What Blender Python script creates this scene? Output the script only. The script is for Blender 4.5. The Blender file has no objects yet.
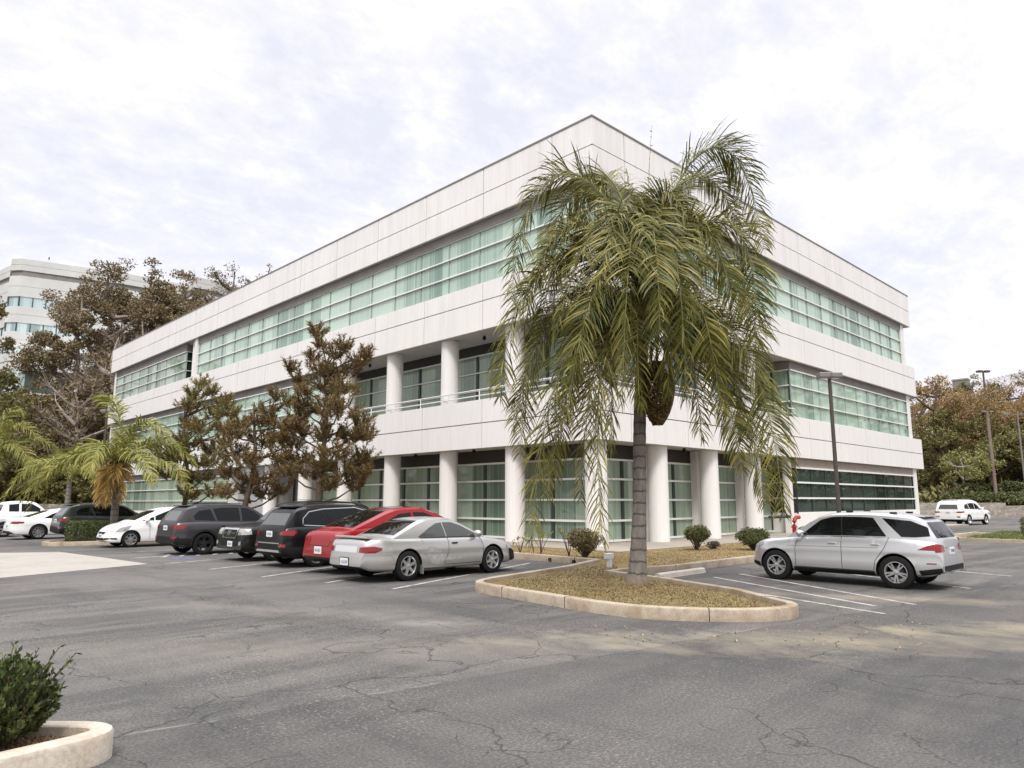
import bpy, bmesh, math, random
from mathutils import Vector, Matrix
from mathutils.bvhtree import BVHTree
import numpy as np
R = math.radians
C = bpy.context.scene.collection
sc = bpy.context.scene
rnd = random.Random(7)

# ------------------------------------------------------------------ camera frame
PITCH = math.atan(117 / 720.0)
AZ = R(45.91)
CAM = Vector((-21.02, -17.086, 1.8))
FW = Vector((math.cos(AZ), math.sin(AZ), 0)); RT = Vector((math.sin(AZ), -math.cos(AZ), 0))
def W(f, r, z=0):
    """point f metres ahead and r metres to the right of the standing place"""
    p = CAM + FW * f + RT * r
    return Vector((p.x, p.y, z))

# ------------------------------------------------------------------ materials
def newmat(name):
    m = bpy.data.materials.new(name); m.use_nodes = True
    nt = m.node_tree; nt.nodes.clear()
    out = nt.nodes.new('ShaderNodeOutputMaterial'); b = nt.nodes.new('ShaderNodeBsdfPrincipled')
    nt.links.new(b.outputs[0], out.inputs[0])
    return m, nt, b
def N(nt, t, **kw):
    n = nt.nodes.new(t)
    for k, v in kw.items():
        if k in n.inputs: n.inputs[k].default_value = v
        else: setattr(n, k, v)
    return n
def L(nt, a, b): nt.links.new(a, b)
def ramp(nt, fac, stops, interp='LINEAR'):
    n = nt.nodes.new('ShaderNodeValToRGB'); cr = n.color_ramp; cr.interpolation = interp
    while len(cr.elements) < len(stops): cr.elements.new(0.5)
    for e, (p, c) in zip(cr.elements, stops):
        e.position = p; e.color = (c[0], c[1], c[2], 1) if not isinstance(c, (int, float)) else (c, c, c, 1)
    L(nt, fac, n.inputs[0]); return n.outputs[0]
def noise(nt, vec, scale, detail=4, rough=.55, dist=0):
    n = nt.nodes.new('ShaderNodeTexNoise'); n.inputs['Scale'].default_value = scale; n.inputs['Detail'].default_value = detail
    n.inputs['Roughness'].default_value = rough; n.inputs['Distortion'].default_value = dist
    if vec is not None: L(nt, vec, n.inputs['Vector'])
    return n.outputs['Fac']
def mapping(nt, vec, scale=(1,1,1), loc=(0,0,0), rot=(0,0,0)):
    n = nt.nodes.new('ShaderNodeMapping'); n.inputs['Scale'].default_value = scale; n.inputs['Location'].default_value = loc
    n.inputs['Rotation'].default_value = rot; L(nt, vec, n.inputs['Vector']); return n.outputs[0]
def mix(nt, fac, a, b, mode='MIX'):
    n = nt.nodes.new('ShaderNodeMix'); n.data_type = 'RGBA'; n.blend_type = mode
    if isinstance(fac, (int, float)): n.inputs[0].default_value = fac
    else: L(nt, fac, n.inputs[0])
    for s, v in ((6, a), (7, b)):
        if isinstance(v, tuple): n.inputs[s].default_value = (v[0], v[1], v[2], 1)
        else: L(nt, v, n.inputs[s])
    return n.outputs[2]
def math_(nt, op, a, b=None, c=None):
    n = nt.nodes.new('ShaderNodeMath'); n.operation = op
    for i, v in enumerate((a, b, c)):
        if v is None: continue
        if isinstance(v, (int, float)): n.inputs[i].default_value = v
        else: L(nt, v, n.inputs[i])
    return n.outputs[0]
def pos(nt): return nt.nodes.new('ShaderNodeNewGeometry').outputs['Position']
def objc(nt): return nt.nodes.new('ShaderNodeTexCoord').outputs['Object']
def bump(nt, b, h, strength=.3, dist=.02):
    n = nt.nodes.new('ShaderNodeBump'); n.inputs['Strength'].default_value = strength; n.inputs['Distance'].default_value = dist
    L(nt, h, n.inputs['Height']); L(nt, n.outputs[0], b.inputs['Normal'])
def simple(name, col, rough=.6, metal=0, coat=0, var=0, scale=3, spec=.5, coatrough=.03):
    m, nt, b = newmat(name)
    b.inputs['Roughness'].default_value = rough; b.inputs['Metallic'].default_value = metal
    b.inputs['Coat Weight'].default_value = coat; b.inputs['Coat Roughness'].default_value = coatrough
    b.inputs['Specular IOR Level'].default_value = spec
    if var:
        f = noise(nt, objc(nt), scale, 5)
        d = tuple(c * (1 - var) for c in col); u = tuple(min(1, c * (1 + var)) for c in col)
        L(nt, ramp(nt, f, [(.3, d), (.7, u)]), b.inputs['Base Color'])
    else: b.inputs['Base Color'].default_value = (*col, 1)
    return m
def leafmat(name, cols, scale=.8, rough=.6, trans=.0):
    """leaf colours differ from leaf to leaf and drift slowly through the crown"""
    m, nt, b = newmat(name)
    g = nt.nodes.new('ShaderNodeNewGeometry')
    n = noise(nt, objc(nt), scale, 3)
    f = math_(nt, 'ADD', math_(nt, 'MULTIPLY', g.outputs['Random Per Island'], .5), math_(nt, 'MULTIPLY', n, .62))
    k = len(cols)
    stops = [(.1 + .75 * i / (k - 1), c) for i, c in enumerate(cols)]
    L(nt, ramp(nt, f, stops), b.inputs['Base Color'])
    b.inputs['Roughness'].default_value = rough; b.inputs['Specular IOR Level'].default_value = .3
    if trans:
        out = [x for x in nt.nodes if x.type == 'OUTPUT_MATERIAL'][0]
        t = nt.nodes.new('ShaderNodeBsdfTranslucent'); ms = nt.nodes.new('ShaderNodeMixShader'); ms.inputs[0].default_value = trans
        L(nt, ramp(nt, f, stops), t.inputs[0]); L(nt, b.outputs[0], ms.inputs[1]); L(nt, t.outputs[0], ms.inputs[2]); L(nt, ms.outputs[0], out.inputs[0])
    return m

SEAM = (-18.9, -10.75, -14.2, -11.4)
def asphalt_mat():
    m, nt, b = newmat('asphalt'); p = pos(nt)
    big = noise(nt, mapping(nt, p, (.16, .16, .16)), 1, 4, .6, .4)
    # long tyre and sealer streaks run along the aisle
    streak = noise(nt, mapping(nt, p, (.12, .9, 1), rot=(0, 0, R(-43))), 1.3, 5, .62, .5)
    streak2 = noise(nt, mapping(nt, p, (.5, .09, 1), rot=(0, 0, R(28))), 1.6, 4, .6, .3)
    fine = noise(nt, p, 38, 4, .85); mid = noise(nt, p, 6, 5, .7)
    col = ramp(nt, big, [(.3, (.052, .0505, .049)), (.5, (.080, .0765, .0725)), (.7, (.125, .117, .107))])
    col = mix(nt, ramp(nt, streak, [(.44, 0.), (.62, .75)]), col, (.135, .126, .112))
    col = mix(nt, ramp(nt, streak2, [(.5, 0.), (.66, .5)]), col, (.045, .044, .044))
    col = mix(nt, ramp(nt, mid, [(.5, 0.), (.78, .45)]), col, (.145, .135, .12))
    col = mix(nt, .85, col, mix(nt, 1., col, ramp(nt, fine, [(.30, .25), (.5, .95), (.68, 2.1)]), 'MULTIPLY'))
    # pale flecks where the seal has worn off
    fl = noise(nt, p, 23, 2, .9); flm = noise(nt, mapping(nt, p, (.5, .5, .5)), 1, 3, .6)
    fleck = math_(nt, 'MULTIPLY', ramp(nt, fl, [(.58, 0.), (.64, 1.)]), ramp(nt, flm, [(.46, 0.), (.6, .85)]))
    col = mix(nt, fleck, col, (.26, .238, .205))
    # sand washed out around the island
    def blob(x, y, a, rx, ry):
        v = mapping(nt, p, (1, 1, 0), loc=(0, 0, 0)); s = nt.nodes.new('ShaderNodeVectorMath'); s.operation = 'SUBTRACT'; s.inputs[1].default_value = (x, y, 0); L(nt, v, s.inputs[0])
        v = mapping(nt, s.outputs[0], (1, 1, 0), rot=(0, 0, -a)); q = mapping(nt, v, (1 / rx, 1 / ry, 0))
        l = nt.nodes.new('ShaderNodeVectorMath'); l.operation = 'LENGTH'; L(nt, q, l.inputs[0])
        return math_(nt, 'SUBTRACT', 1, l.outputs[1])
    sn = noise(nt, mapping(nt, p, (1, .6, 1), rot=(0, 0, R(-50))), 1.1, 8, .72, .4)
    for (x, y, a, rx, ry, s, cc) in ((-11.2, -13.0, R(-44), 6.5, 1.5, 1.1, (.33, .28, .195)), (-8.3, -14.6, R(-46), 3.6, 1.0, 1.25, (.45, .375, .25)), (-15.3, -9.6, R(-44), 7, 1.3, .6, (.22, .192, .15)),
                                (-15.2, -5.4, R(-62), 5.5, .9, .7, (.22, .198, .165)), (-6.0, -12.4, R(-64), 4.5, .9, .8, (.33, .275, .20)), (-14.2, -8.2, R(-40), 1.1, .6, .8, (.27, .25, .225))):
        bl = blob(x, y, a, rx, ry)
        f = math_(nt, 'ADD', math_(nt, 'MULTIPLY', bl, .9), math_(nt, 'MULTIPLY', math_(nt, 'SUBTRACT', sn, .62), 2.2))
        f = math_(nt, 'MULTIPLY', ramp(nt, f, [(.0, 0.), (.9, .9)]), min(1, s * .9))
        col = mix(nt, f, col, cc)
    # an old paving joint: the nearer pour is darker
    ax, ay, bx_, by_ = SEAM
    ln = math.hypot(bx_ - ax, by_ - ay); nx_, ny_ = -(by_ - ay) / ln, (bx_ - ax) / ln
    spx = nt.nodes.new('ShaderNodeSeparateXYZ'); L(nt, p, spx.inputs[0])
    dist = math_(nt, 'ADD', math_(nt, 'MULTIPLY', math_(nt, 'SUBTRACT', spx.outputs[0], ax), nx_), math_(nt, 'MULTIPLY', math_(nt, 'SUBTRACT', spx.outputs[1], ay), ny_))
    dist = math_(nt, 'ADD', dist, math_(nt, 'MULTIPLY', math_(nt, 'SUBTRACT', noise(nt, p, .7, 4), .5), .35))
    col = mix(nt, ramp(nt, math_(nt, 'ADD', math_(nt, 'MULTIPLY', dist, 4.), .5), [(.45, .32), (.55, 0.)]), col, (.035, .034, .034))
    col = mix(nt, math_(nt, 'MULTIPLY', ramp(nt, math_(nt, 'ABSOLUTE', dist), [(0., 1.), (.03, 0.)]), ramp(nt, noise(nt, p, 1.2, 3), [(.5, 0.), (.6, .6)])), col, (.26, .24, .21))
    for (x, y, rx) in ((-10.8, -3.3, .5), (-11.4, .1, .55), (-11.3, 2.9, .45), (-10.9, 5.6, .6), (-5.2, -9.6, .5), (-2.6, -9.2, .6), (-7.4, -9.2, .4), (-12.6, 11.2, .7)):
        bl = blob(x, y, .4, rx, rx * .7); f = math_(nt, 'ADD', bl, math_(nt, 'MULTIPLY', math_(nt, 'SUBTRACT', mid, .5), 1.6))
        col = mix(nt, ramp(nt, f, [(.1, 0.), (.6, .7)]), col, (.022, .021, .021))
    # cracks: two scales of cell borders, broken up
    def crack(scale, w, thr, seed):
        d = nt.nodes.new('ShaderNodeTexNoise'); d.inputs['Scale'].default_value = scale * 3; d.inputs['Detail'].default_value = 5
        pp = mapping(nt, p, (1, 1, 0), loc=(seed, seed * 2, 0)); L(nt, pp, d.inputs['Vector'])
        vm = nt.nodes.new('ShaderNodeVectorMath'); vm.operation = 'MULTIPLY_ADD'; vm.inputs[1].default_value = (.42 / scale,) * 3
        L(nt, d.outputs['Color'], vm.inputs[0]); L(nt, pp, vm.inputs[2])
        v = nt.nodes.new('ShaderNodeTexVoronoi'); v.feature = 'DISTANCE_TO_EDGE'; v.inputs['Scale'].default_value = scale; L(nt, vm.outputs[0], v.inputs['Vector'])
        line = ramp(nt, v.outputs['Distance'], [(0, 1.), (w, 0.)])
        msk = ramp(nt, noise(nt, pp, scale * .9, 2), [(thr, 0.), (thr + .05, 1.)])
        return math_(nt, 'MULTIPLY', line, msk)
    c1 = crack(.30, .0045, .45, 3.1); c2 = crack(.9, .007, .54, 11.7)
    ck = math_(nt, 'MAXIMUM', c1, c2)
    col = mix(nt, math_(nt, 'MULTIPLY', ck, .75), col, (.02, .019, .018))
    L(nt, col, b.inputs['Base Color'])
    b.inputs['Roughness'].default_value = .88; b.inputs['Specular IOR Level'].default_value = .3
    h = math_(nt, 'SUBTRACT', math_(nt, 'MULTIPLY', fine, .5), math_(nt, 'MULTIPLY', ck, 1.5))
    bump(nt, b, h, .45, .02)
    return m
def concrete_mat(name, col, stain=(.3, .24, .16), amt=.6, sc_=1.2):
    m, nt, b = newmat(name); p = pos(nt)
    n = noise(nt, p, sc_, 6, .65, .3); f = noise(nt, p, 34, 4, .7); n2 = noise(nt, p, sc_ * 5, 5, .7)
    c = mix(nt, math_(nt, 'MULTIPLY', ramp(nt, n, [(.45, 0.), (.7, 1.)]), amt), col, stain)
    c = mix(nt, math_(nt, 'MULTIPLY', ramp(nt, n2, [(.52, 0.), (.72, 1.)]), amt * .6), c, tuple(v * .45 for v in col))
    c = mix(nt, .5, c, mix(nt, 1., c, ramp(nt, f, [(.3, .6), (.7, 1.3)]), 'MULTIPLY'))
    L(nt, c, b.inputs['Base Color']); b.inputs['Roughness'].default_value = .85
    bump(nt, b, f, .3, .01); return m
def panel_mat():
    m, nt, b = newmat('white_panel'); p = pos(nt)
    drip = noise(nt, mapping(nt, p, (1.6, 1.6, .12)), 1.4, 6, .7); big = noise(nt, p, .25, 4)
    sp = nt.nodes.new('ShaderNodeSeparateXYZ'); L(nt, p, sp.inputs[0])
    top = ramp(nt, math_(nt, 'DIVIDE', sp.outputs[2], 20.), [(.1, .3), (.40, .5), (.7, .8), (.86, 1.)])
    c = mix(nt, math_(nt, 'MULTIPLY', ramp(nt, drip, [(.46, 0.), (.80, .62)]), top), (.76, .738, .712), (.49, .45, .41))
    c = mix(nt, math_(nt, 'MULTIPLY', ramp(nt, big, [(.4, 0.), (.7, .3)]), top), c, (.6, .58, .57))
    fine = noise(nt, mapping(nt, p, (9, 9, .5)), 1.2, 3)
    c = mix(nt, .12, c, ramp(nt, fine, [(.3, .45), (.7, .9)]))
    L(nt, c, b.inputs['Base Color']); b.inputs['Roughness'].default_value = .55; return m
def glass_mat(name, light, dark, refl=.9, rough=.03):
    """greenish tinted pane with hanging vertical blinds behind it, and painted reflections that differ per pane"""
    m, nt, b = newmat(name); p = pos(nt)
    sp = nt.nodes.new('ShaderNodeSeparateXYZ'); L(nt, p, sp.inputs[0])
    s = math_(nt, 'SUBTRACT', sp.outputs[0], sp.outputs[1])
    cb = nt.nodes.new('ShaderNodeCombineXYZ'); L(nt, s, cb.inputs[0]); 
    fold = noise(nt, cb.outputs[0], 5.5, 3, .7); bay = noise(nt, cb.outputs[0], .55, 3, .8)
    oi = nt.nodes.new('ShaderNodeObjectInfo')
    f = math_(nt, 'ADD', math_(nt, 'MULTIPLY', fold, .65), math_(nt, 'MULTIPLY', math_(nt, 'SUBTRACT', oi.outputs['Random'], .5), .16))
    cel = nt.nodes.new('ShaderNodeCombineXYZ'); L(nt, math_(nt, 'FLOOR', math_(nt, 'DIVIDE', math_(nt, 'ADD', s, .9), 1.08)), cel.inputs[0]); L(nt, math_(nt, 'FLOOR', math_(nt, 'DIVIDE', sp.outputs[2], 5.3)), cel.inputs[1])
    wn = nt.nodes.new('ShaderNodeTexWhiteNoise'); L(nt, cel.outputs[0], wn.inputs['Vector'])
    f = math_(nt, 'ADD', f, math_(nt, 'MULTIPLY', math_(nt, 'SUBTRACT', wn.outputs['Value'], .5), .34))  # tone per pane: uneven reflections and blinds put into the colour
    f = math_(nt, 'ADD', f, math_(nt, 'MULTIPLY', bay, .35))
    mid = tuple((a * .6 + c * .4) for a, c in zip(light, dark))
    L(nt, ramp(nt, f, [(.30, dark), (.44, mid), (.62, light)]), b.inputs['Base Color'])
    b.inputs['Roughness'].default_value = rough; b.inputs['IOR'].default_value = 1.6; b.inputs['Specular IOR Level'].default_value = refl
    wv = noise(nt, p, .6, 2); bump(nt, b, wv, .03, .05)
    return m
def soil_mat(name, cols, scale=2.2):
    m, nt, b = newmat(name); p = pos(nt)
    n = noise(nt, p, scale, 7, .7, .3); f = noise(nt, p, 40, 4, .8)
    c = ramp(nt, n, [(.25 + .5 * i / (len(cols) - 1), cc) for i, cc in enumerate(cols)])
    c = mix(nt, .8, c, mix(nt, 1., c, ramp(nt, f, [(.3, .45), (.7, 1.6)]), 'MULTIPLY'))
    L(nt, c, b.inputs['Base Color']); b.inputs['Roughness'].default_value = .95; b.inputs['Specular IOR Level'].default_value = .1
    bump(nt, b, f, .8, .04); return m
def stone_mat():
    m, nt, b = newmat('split_block'); p = pos(nt)
    v = nt.nodes.new('ShaderNodeTexVoronoi'); v.inputs['Scale'].default_value = 1; L(nt, mapping(nt, p, (2.2, 2.2, 4.5)), v.inputs['Vector'])
    c = ramp(nt, v.outputs['Color'], [(0, (.22, .19, .16)), (.5, (.33, .29, .25)), (1, (.42, .38, .33))])
    e = nt.nodes.new('ShaderNodeTexVoronoi'); e.feature = 'DISTANCE_TO_EDGE'; e.inputs['Scale'].default_value = 1; L(nt, mapping(nt, p, (2.2, 2.2, 4.5)), e.inputs['Vector'])
    c = mix(nt, ramp(nt, e.outputs['Distance'], [(0, .8), (.06, 0.)]), c, (.12, .1, .085))
    L(nt, c, b.inputs['Base Color']); b.inputs['Roughness'].default_value = .9; return m
def bark_mat(name, a, c, ring=0, scale=3):
    m, nt, b = newmat(name); o = objc(nt)
    f = noise(nt, mapping(nt, o, (1, 1, .35)), scale * 3, 6, .7)
    col = ramp(nt, f, [(.3, a), (.7, c)])
    h = f
    if ring:
        sp = nt.nodes.new('ShaderNodeSeparateXYZ'); L(nt, o, sp.inputs[0])
        z = math_(nt, 'ADD', sp.outputs[2], math_(nt, 'MULTIPLY', noise(nt, mapping(nt, o, (3, 3, 1)), 2, 3), .12))
        w = math_(nt, 'FRACT', math_(nt, 'MULTIPLY', z, ring))
        rr = ramp(nt, w, [(0, 1.), (.12, .9), (.22, 0.), (1, 0.)])
        col = mix(nt, math_(nt, 'MULTIPLY', rr, .75), col, tuple(v * .3 for v in a))
    L(nt, col, b.inputs['Base Color']); b.inputs['Roughness'].default_value = .9
    bump(nt, b, h, .5, .03); return m
def paint(name, col, metal=0, rough=.32):
    m, nt, b = newmat(name)
    b.inputs['Base Color'].default_value = (*col, 1); b.inputs['Metallic'].default_value = metal; b.inputs['Roughness'].default_value = rough
    b.inputs['Coat Weight'].default_value = .25 if max(col) < .2 else .5; b.inputs['Specular IOR Level'].default_value = .22 if max(col) < .4 else .5; b.inputs['Coat Roughness'].default_value = .04
    n = noise(nt, objc(nt), 1.2, 2)
    L(nt, mix(nt, ramp(nt, n, [(.4, 0.), (.8, .10)]), (*col,), tuple(v * .85 for v in col)), b.inputs['Base Color'])
    return m
M = {}
M['asphalt'] = asphalt_mat()
M['pad'] = concrete_mat('pale_concrete', (.335, .31, .27), (.24, .21, .175), .6, .9)
M['kerb'] = concrete_mat('kerb_concrete', (.38, .32, .24), (.20, .125, .065), .95, 1.1)
M['kerbpale'] = concrete_mat('planter_concrete', (.50, .445, .37), (.32, .24, .16), .6, 2.2)
M['walk'] = concrete_mat('walk_concrete', (.33, .29, .24), (.22, .18, .13), .5, 1)
M['line'] = concrete_mat('worn_line_paint', (.42, .41, .39), (.12, .115, .11), 1., 4)
M['panel'] = panel_mat()
M['panelfar'] = simple('pale_grey_panel', (.52, .52, .50), .6, var=.08, scale=.3)
M['seam'] = simple('seam_shadow_gap', (.20, .19, .185), .9)
M['fascia'] = simple('grey_fascia', (.20, .185, .175), .7, var=.15, scale=1)
M['tan'] = concrete_mat('tan_fascia', (.36, .31, .27), (.24, .2, .17), .6, 2)
M['soffit'] = simple('grey_soffit', (.46, .45, .43), .8, var=.08, scale=.8)
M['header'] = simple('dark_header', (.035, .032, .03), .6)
M['frame'] = simple('white_frame', (.78, .78, .76), .4)
M['framegreen'] = simple('grey_green_frame', (.30, .35, .33), .45)
M['mullion'] = simple('dark_mullion', (.03, .036, .034), .4)
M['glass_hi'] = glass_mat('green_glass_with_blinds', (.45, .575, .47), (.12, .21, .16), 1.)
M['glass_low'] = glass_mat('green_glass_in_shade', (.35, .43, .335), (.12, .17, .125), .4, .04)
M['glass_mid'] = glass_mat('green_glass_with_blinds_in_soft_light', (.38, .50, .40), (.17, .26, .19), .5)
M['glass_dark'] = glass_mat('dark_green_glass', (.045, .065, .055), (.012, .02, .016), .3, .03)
M['glass_blue'] = glass_mat('blue_green_glass', (.48, .60, .61), (.20, .30, .31), 1.)
M['rail'] = simple('white_rail', (.7, .7, .68), .4)
M['grass'] = soil_mat('dry_grass_soil', [(.13, .085, .042), (.20, .14, .065), (.27, .20, .095), (.15, .155, .055)], 1.3)
M['soil'] = soil_mat('brown_soil', [(.10, .06, .035), (.2, .13, .08), (.26, .18, .11)], 2.5)
M['hill'] = soil_mat('hill_soil', [(.07, .055, .03), (.13, .10, .055), (.10, .11, .045)], .3)
M['stone'] = stone_mat()
M['blade'] = leafmat('dry_blades', [(.10, .07, .035), (.20, .145, .07), (.27, .205, .10), (.13, .14, .05)], 1.0)
M['palmleaf'] = leafmat('queen_palm_leaf', [(.026, .036, .008), (.072, .086, .017), (.15, .155, .034), (.36, .29, .085)], .9, .38, .20)
M['palmyellow'] = leafmat('yellowing_palm_leaf', [(.08, .105, .025), (.16, .18, .04), (.26, .25, .055), (.38, .30, .08)], .8, .5, .2)
M['palmdead'] = leafmat('dead_palm_leaf', [(.3, .18, .05), (.5, .32, .1), (.62, .45, .18)], .8, .6, .1)
M['rachis'] = simple('frond_stalk', (.2, .2, .07), .5)
M['needle'] = leafmat('pine_needles', [(.085, .042, .022), (.165, .088, .042), (.20, .135, .052), (.17, .17, .062)], .55, .7, .1)
M['needle2'] = leafmat('pine_needles_olive', [(.10, .050, .024), (.18, .105, .042), (.21, .175, .06), (.18, .19, .065)], .5, .7, .1)
M['euca'] = leafmat('gum_leaves', [(.075, .058, .034), (.14, .105, .055), (.21, .145, .075), (.15, .14, .07)], .22, .6, .15)
M['autumn'] = leafmat('autumn_leaves', [(.18, .105, .06), (.28, .165, .085), (.33, .22, .095), (.22, .19, .085)], .2, .6, .2)
M['olive'] = leafmat('olive_leaves', [(.055, .058, .02), (.11, .11, .034), (.17, .155, .05), (.20, .145, .06)], .2, .6, .15)
M['lime'] = leafmat('lime_leaves', [(.10, .11, .03), (.21, .21, .065), (.33, .31, .11)], .4, .6, .25)
M['hedge'] = leafmat('hedge_leaves', [(.018, .026, .010), (.05, .068, .02), (.10, .115, .038), (.17, .165, .07)], 2.2, .45, .1)
M['bushdry'] = leafmat('drying_bush_leaves', [(.05, .045, .02), (.13, .10, .045), (.22, .17, .08), (.15, .15, .06)], 3, .6, .1)
M['boxleaf'] = leafmat('glossy_shrub_leaves', [(.012, .022, .008), (.035, .055, .016), (.08, .105, .03), (.15, .17, .06)], 4, .32, .12)
M['scrub'] = leafmat('hill_scrub', [(.08, .055, .034), (.15, .10, .055), (.19, .145, .065), (.12, .125, .05)], .1, .7)
M['scrubgreen'] = leafmat('hill_ivy', [(.035, .040, .014), (.075, .078, .026), (.12, .11, .038), (.16, .135, .05)], .12, .7)
M['barepale'] = bark_mat('pale_bark', (.22, .17, .14), (.42, .35, .3))
M['barkdark'] = bark_mat('dark_bark', (.05, .032, .022), (.12, .085, .06))
M['palmbark'] = bark_mat('palm_bark', (.10, .088, .078), (.25, .225, .20), ring=4.1)
M['palmbase'] = bark_mat('palm_root_boss', (.13, .10, .08), (.24, .19, .15))
M['fruit'] = leafmat('palm_fruit', [(.06, .035, .015), (.14, .085, .03), (.2, .14, .05)], 5)
M['spathe'] = bark_mat('dry_spathe', (.11, .06, .035), (.3, .18, .11))
M['tyre'] = simple('tyre_rubber', (.012, .012, .012), .8, spec=.2)
M['rim'] = simple('alloy', (.52, .52, .52), .3, .85)
M['rimdark'] = simple('black_alloy', (.04, .04, .042), .35, .5)
M['dark'] = simple('black_plastic', (.012, .012, .013), .6, spec=.2)
M['hub'] = simple('brake_grey', (.08, .08, .08), .6, .5)
M['carglass'] = simple('tinted_car_glass', (.005, .006, .006), .03, spec=.32)
M['carglasspale'] = simple('clear_car_glass', (.07, .075, .073), .03, spec=.6)
M['chrome'] = simple('chrome', (.7, .7, .7), .15, 1)
M['taillight'] = simple('red_lamp', (.20, .004, .005), .12, coat=.4)
M['palelens'] = simple('clear_lamp', (.36, .35, .32), .08, coat=1, metal=.3)
M['plate'] = simple('number_plate', (.66, .67, .68), .5)
M['bluegrey'] = simple('plate_figures', (.07, .08, .16), .6)
M['pole'] = simple('bronze_pole', (.075, .06, .05), .5, .3, var=.2)
M['polegrey'] = simple('grey_lamp_head', (.2, .19, .18), .5, .3)
M['polewood'] = simple('brown_pole', (.20, .15, .12), .6, var=.2)
M['lens'] = simple('lamp_lens', (.75, .74, .7), .3)
M['redpaint'] = simple('red_valve_paint', (.3, .015, .012), .5)
M['roofgrey'] = simple('grey_ribbed_roof', (.30, .29, .30), .6, var=.2, scale=.5)
M['wheelstop'] = concrete_mat('wheel_stop_concrete', (.55, .50, .44), (.35, .28, .2), .5, 2)
for k, col, me in (('silver', (.52, .52, .515), .55), ('silver2', (.60, .60, .605), .72), ('red', (.23, .004, .007), .0), ('black', (.006, .006, .007), .0), ('blackpilot', (.008, .009, .008), .0),
                   ('grey', (.055, .053, .057), .35), ('white', (.78, .78, .77), 0), ('darkgreen', (.035, .042, .036), .35), ('champagne', (.50, .49, .47), .72), ('whitegrey', (.60, .60, .60), .3)):
    M['p_' + k] = paint('paint_' + k, col, me, .30)
M['primer'] = simple('bare_dented_metal', (.40, .40, .39), .5, .4, var=.25, scale=9)

# ------------------------------------------------------------------ mesh helpers
class MB:
    def __init__(s): s.v = []; s.f = []; s.m = []
    def face(s, pts, mi=0):
        i = len(s.v); s.v += [tuple(p) for p in pts]; s.f.append(tuple(range(i, i + len(pts)))); s.m.append(mi)
    def box(s, x0, x1, y0, y1, z0, z1, mi=0, T=None):
        c = [Vector(p) for p in ((x0,y0,z0),(x1,y0,z0),(x1,y1,z0),(x0,y1,z0),(x0,y0,z1),(x1,y0,z1),(x1,y1,z1),(x0,y1,z1))]
        if T: c = [T @ p for p in c]
        i = len(s.v); s.v += [tuple(p) for p in c]
        for q in ((0,3,2,1),(4,5,6,7),(0,1,5,4),(1,2,6,5),(2,3,7,6),(3,0,4,7)): s.f.append(tuple(i + k for k in q)); s.m.append(mi)
    def tube(s, pts, rad, n=8, cap=True, mi=0):
        pts = [Vector(p) for p in pts]; rings = []
        for i, p in enumerate(pts):
            a = pts[max(0, i - 1)]; b = pts[min(len(pts) - 1, i + 1)]; t = (b - a)
            t = t.normalized() if t.length > 1e-9 else Vector((0, 0, 1))
            u = t.cross(Vector((0, 0, 1))) if abs(t.z) < .95 else t.cross(Vector((1, 0, 0)))
            u.normalize(); w = t.cross(u); r_ = rad[i] if isinstance(rad, (list, tuple)) else rad
            k = len(s.v)
            for j in range(n):
                an = 2 * math.pi * j / n; s.v.append(tuple(p + (u * math.cos(an) + w * math.sin(an)) * r_))
            rings.append(k)
        for a, b in zip(rings, rings[1:]):
            for j in range(n):
                s.f.append((a + j, b + j, b + (j + 1) % n, a + (j + 1) % n)); s.m.append(mi)
        if cap:
            s.f.append(tuple(rings[0] + j for j in range(n))); s.m.append(mi)
            s.f.append(tuple(rings[-1] + n - 1 - j for j in range(n))); s.m.append(mi)
    def lathe(s, prof, n=24, T=None, mi=0):
        """prof: (radius, z) about local z"""
        k0 = len(s.v)
        for (r_, z) in prof:
            for j in range(n):
                a = 2 * math.pi * j / n; p = Vector((r_ * math.cos(a), r_ * math.sin(a), z)); s.v.append(tuple(T @ p if T else p))
        for i in range(len(prof) - 1):
            for j in range(n):
                a = k0 + i * n; b = a + n; s.f.append((a + j, a + (j + 1) % n, b + (j + 1) % n, b + j)); s.m.append(mi)
    def build(s, name, mats, parent=None, smooth=False, loc=None):
        me = bpy.data.meshes.new(name); me.from_pydata(s.v, [], s.f)
        if not isinstance(mats, (list, tuple)): mats = [mats]
        for m in mats: me.materials.append(m)
        if len(mats) > 1: me.polygons.foreach_set('material_index', s.m)
        if smooth:
            me.polygons.foreach_set('use_smooth', [True] * len(me.polygons))
            try: me.set_sharp_from_angle(angle=R(38))
            except Exception: pass
        me.update(); o = bpy.data.objects.new(name, me); C.objects.link(o)
        if parent: o.parent = parent
        if loc: o.location = loc
        return o
def tag(o, label=None, cat=None, group=None, kind=None):
    if label: o['label'] = label
    if cat: o['category'] = cat
    if group: o['group'] = group
    if kind: o['kind'] = kind
    return o
def empty(name, loc=(0, 0, 0), rz=0):
    o = bpy.data.objects.new(name, None); C.objects.link(o); o.location = loc; o.rotation_euler.z = rz; o.empty_display_size = .3; return o
def bevel(o, w=.02, seg=2, ang=40):
    m = o.modifiers.new('bevel', 'BEVEL'); m.width = w; m.segments = seg; m.limit_method = 'ANGLE'; m.angle_limit = R(ang); return o
def quads(name, V, F, mat, parent=None, loc=None, smooth=False):
    me = bpy.data.meshes.new(name); me.from_pydata(V.tolist() if hasattr(V, 'tolist') else V, [], F.tolist() if hasattr(F, 'tolist') else F)
    me.materials.append(mat); me.update(); o = bpy.data.objects.new(name, me); C.objects.link(o)
    if parent: o.parent = parent
    if loc: o.location = loc
    return o

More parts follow.
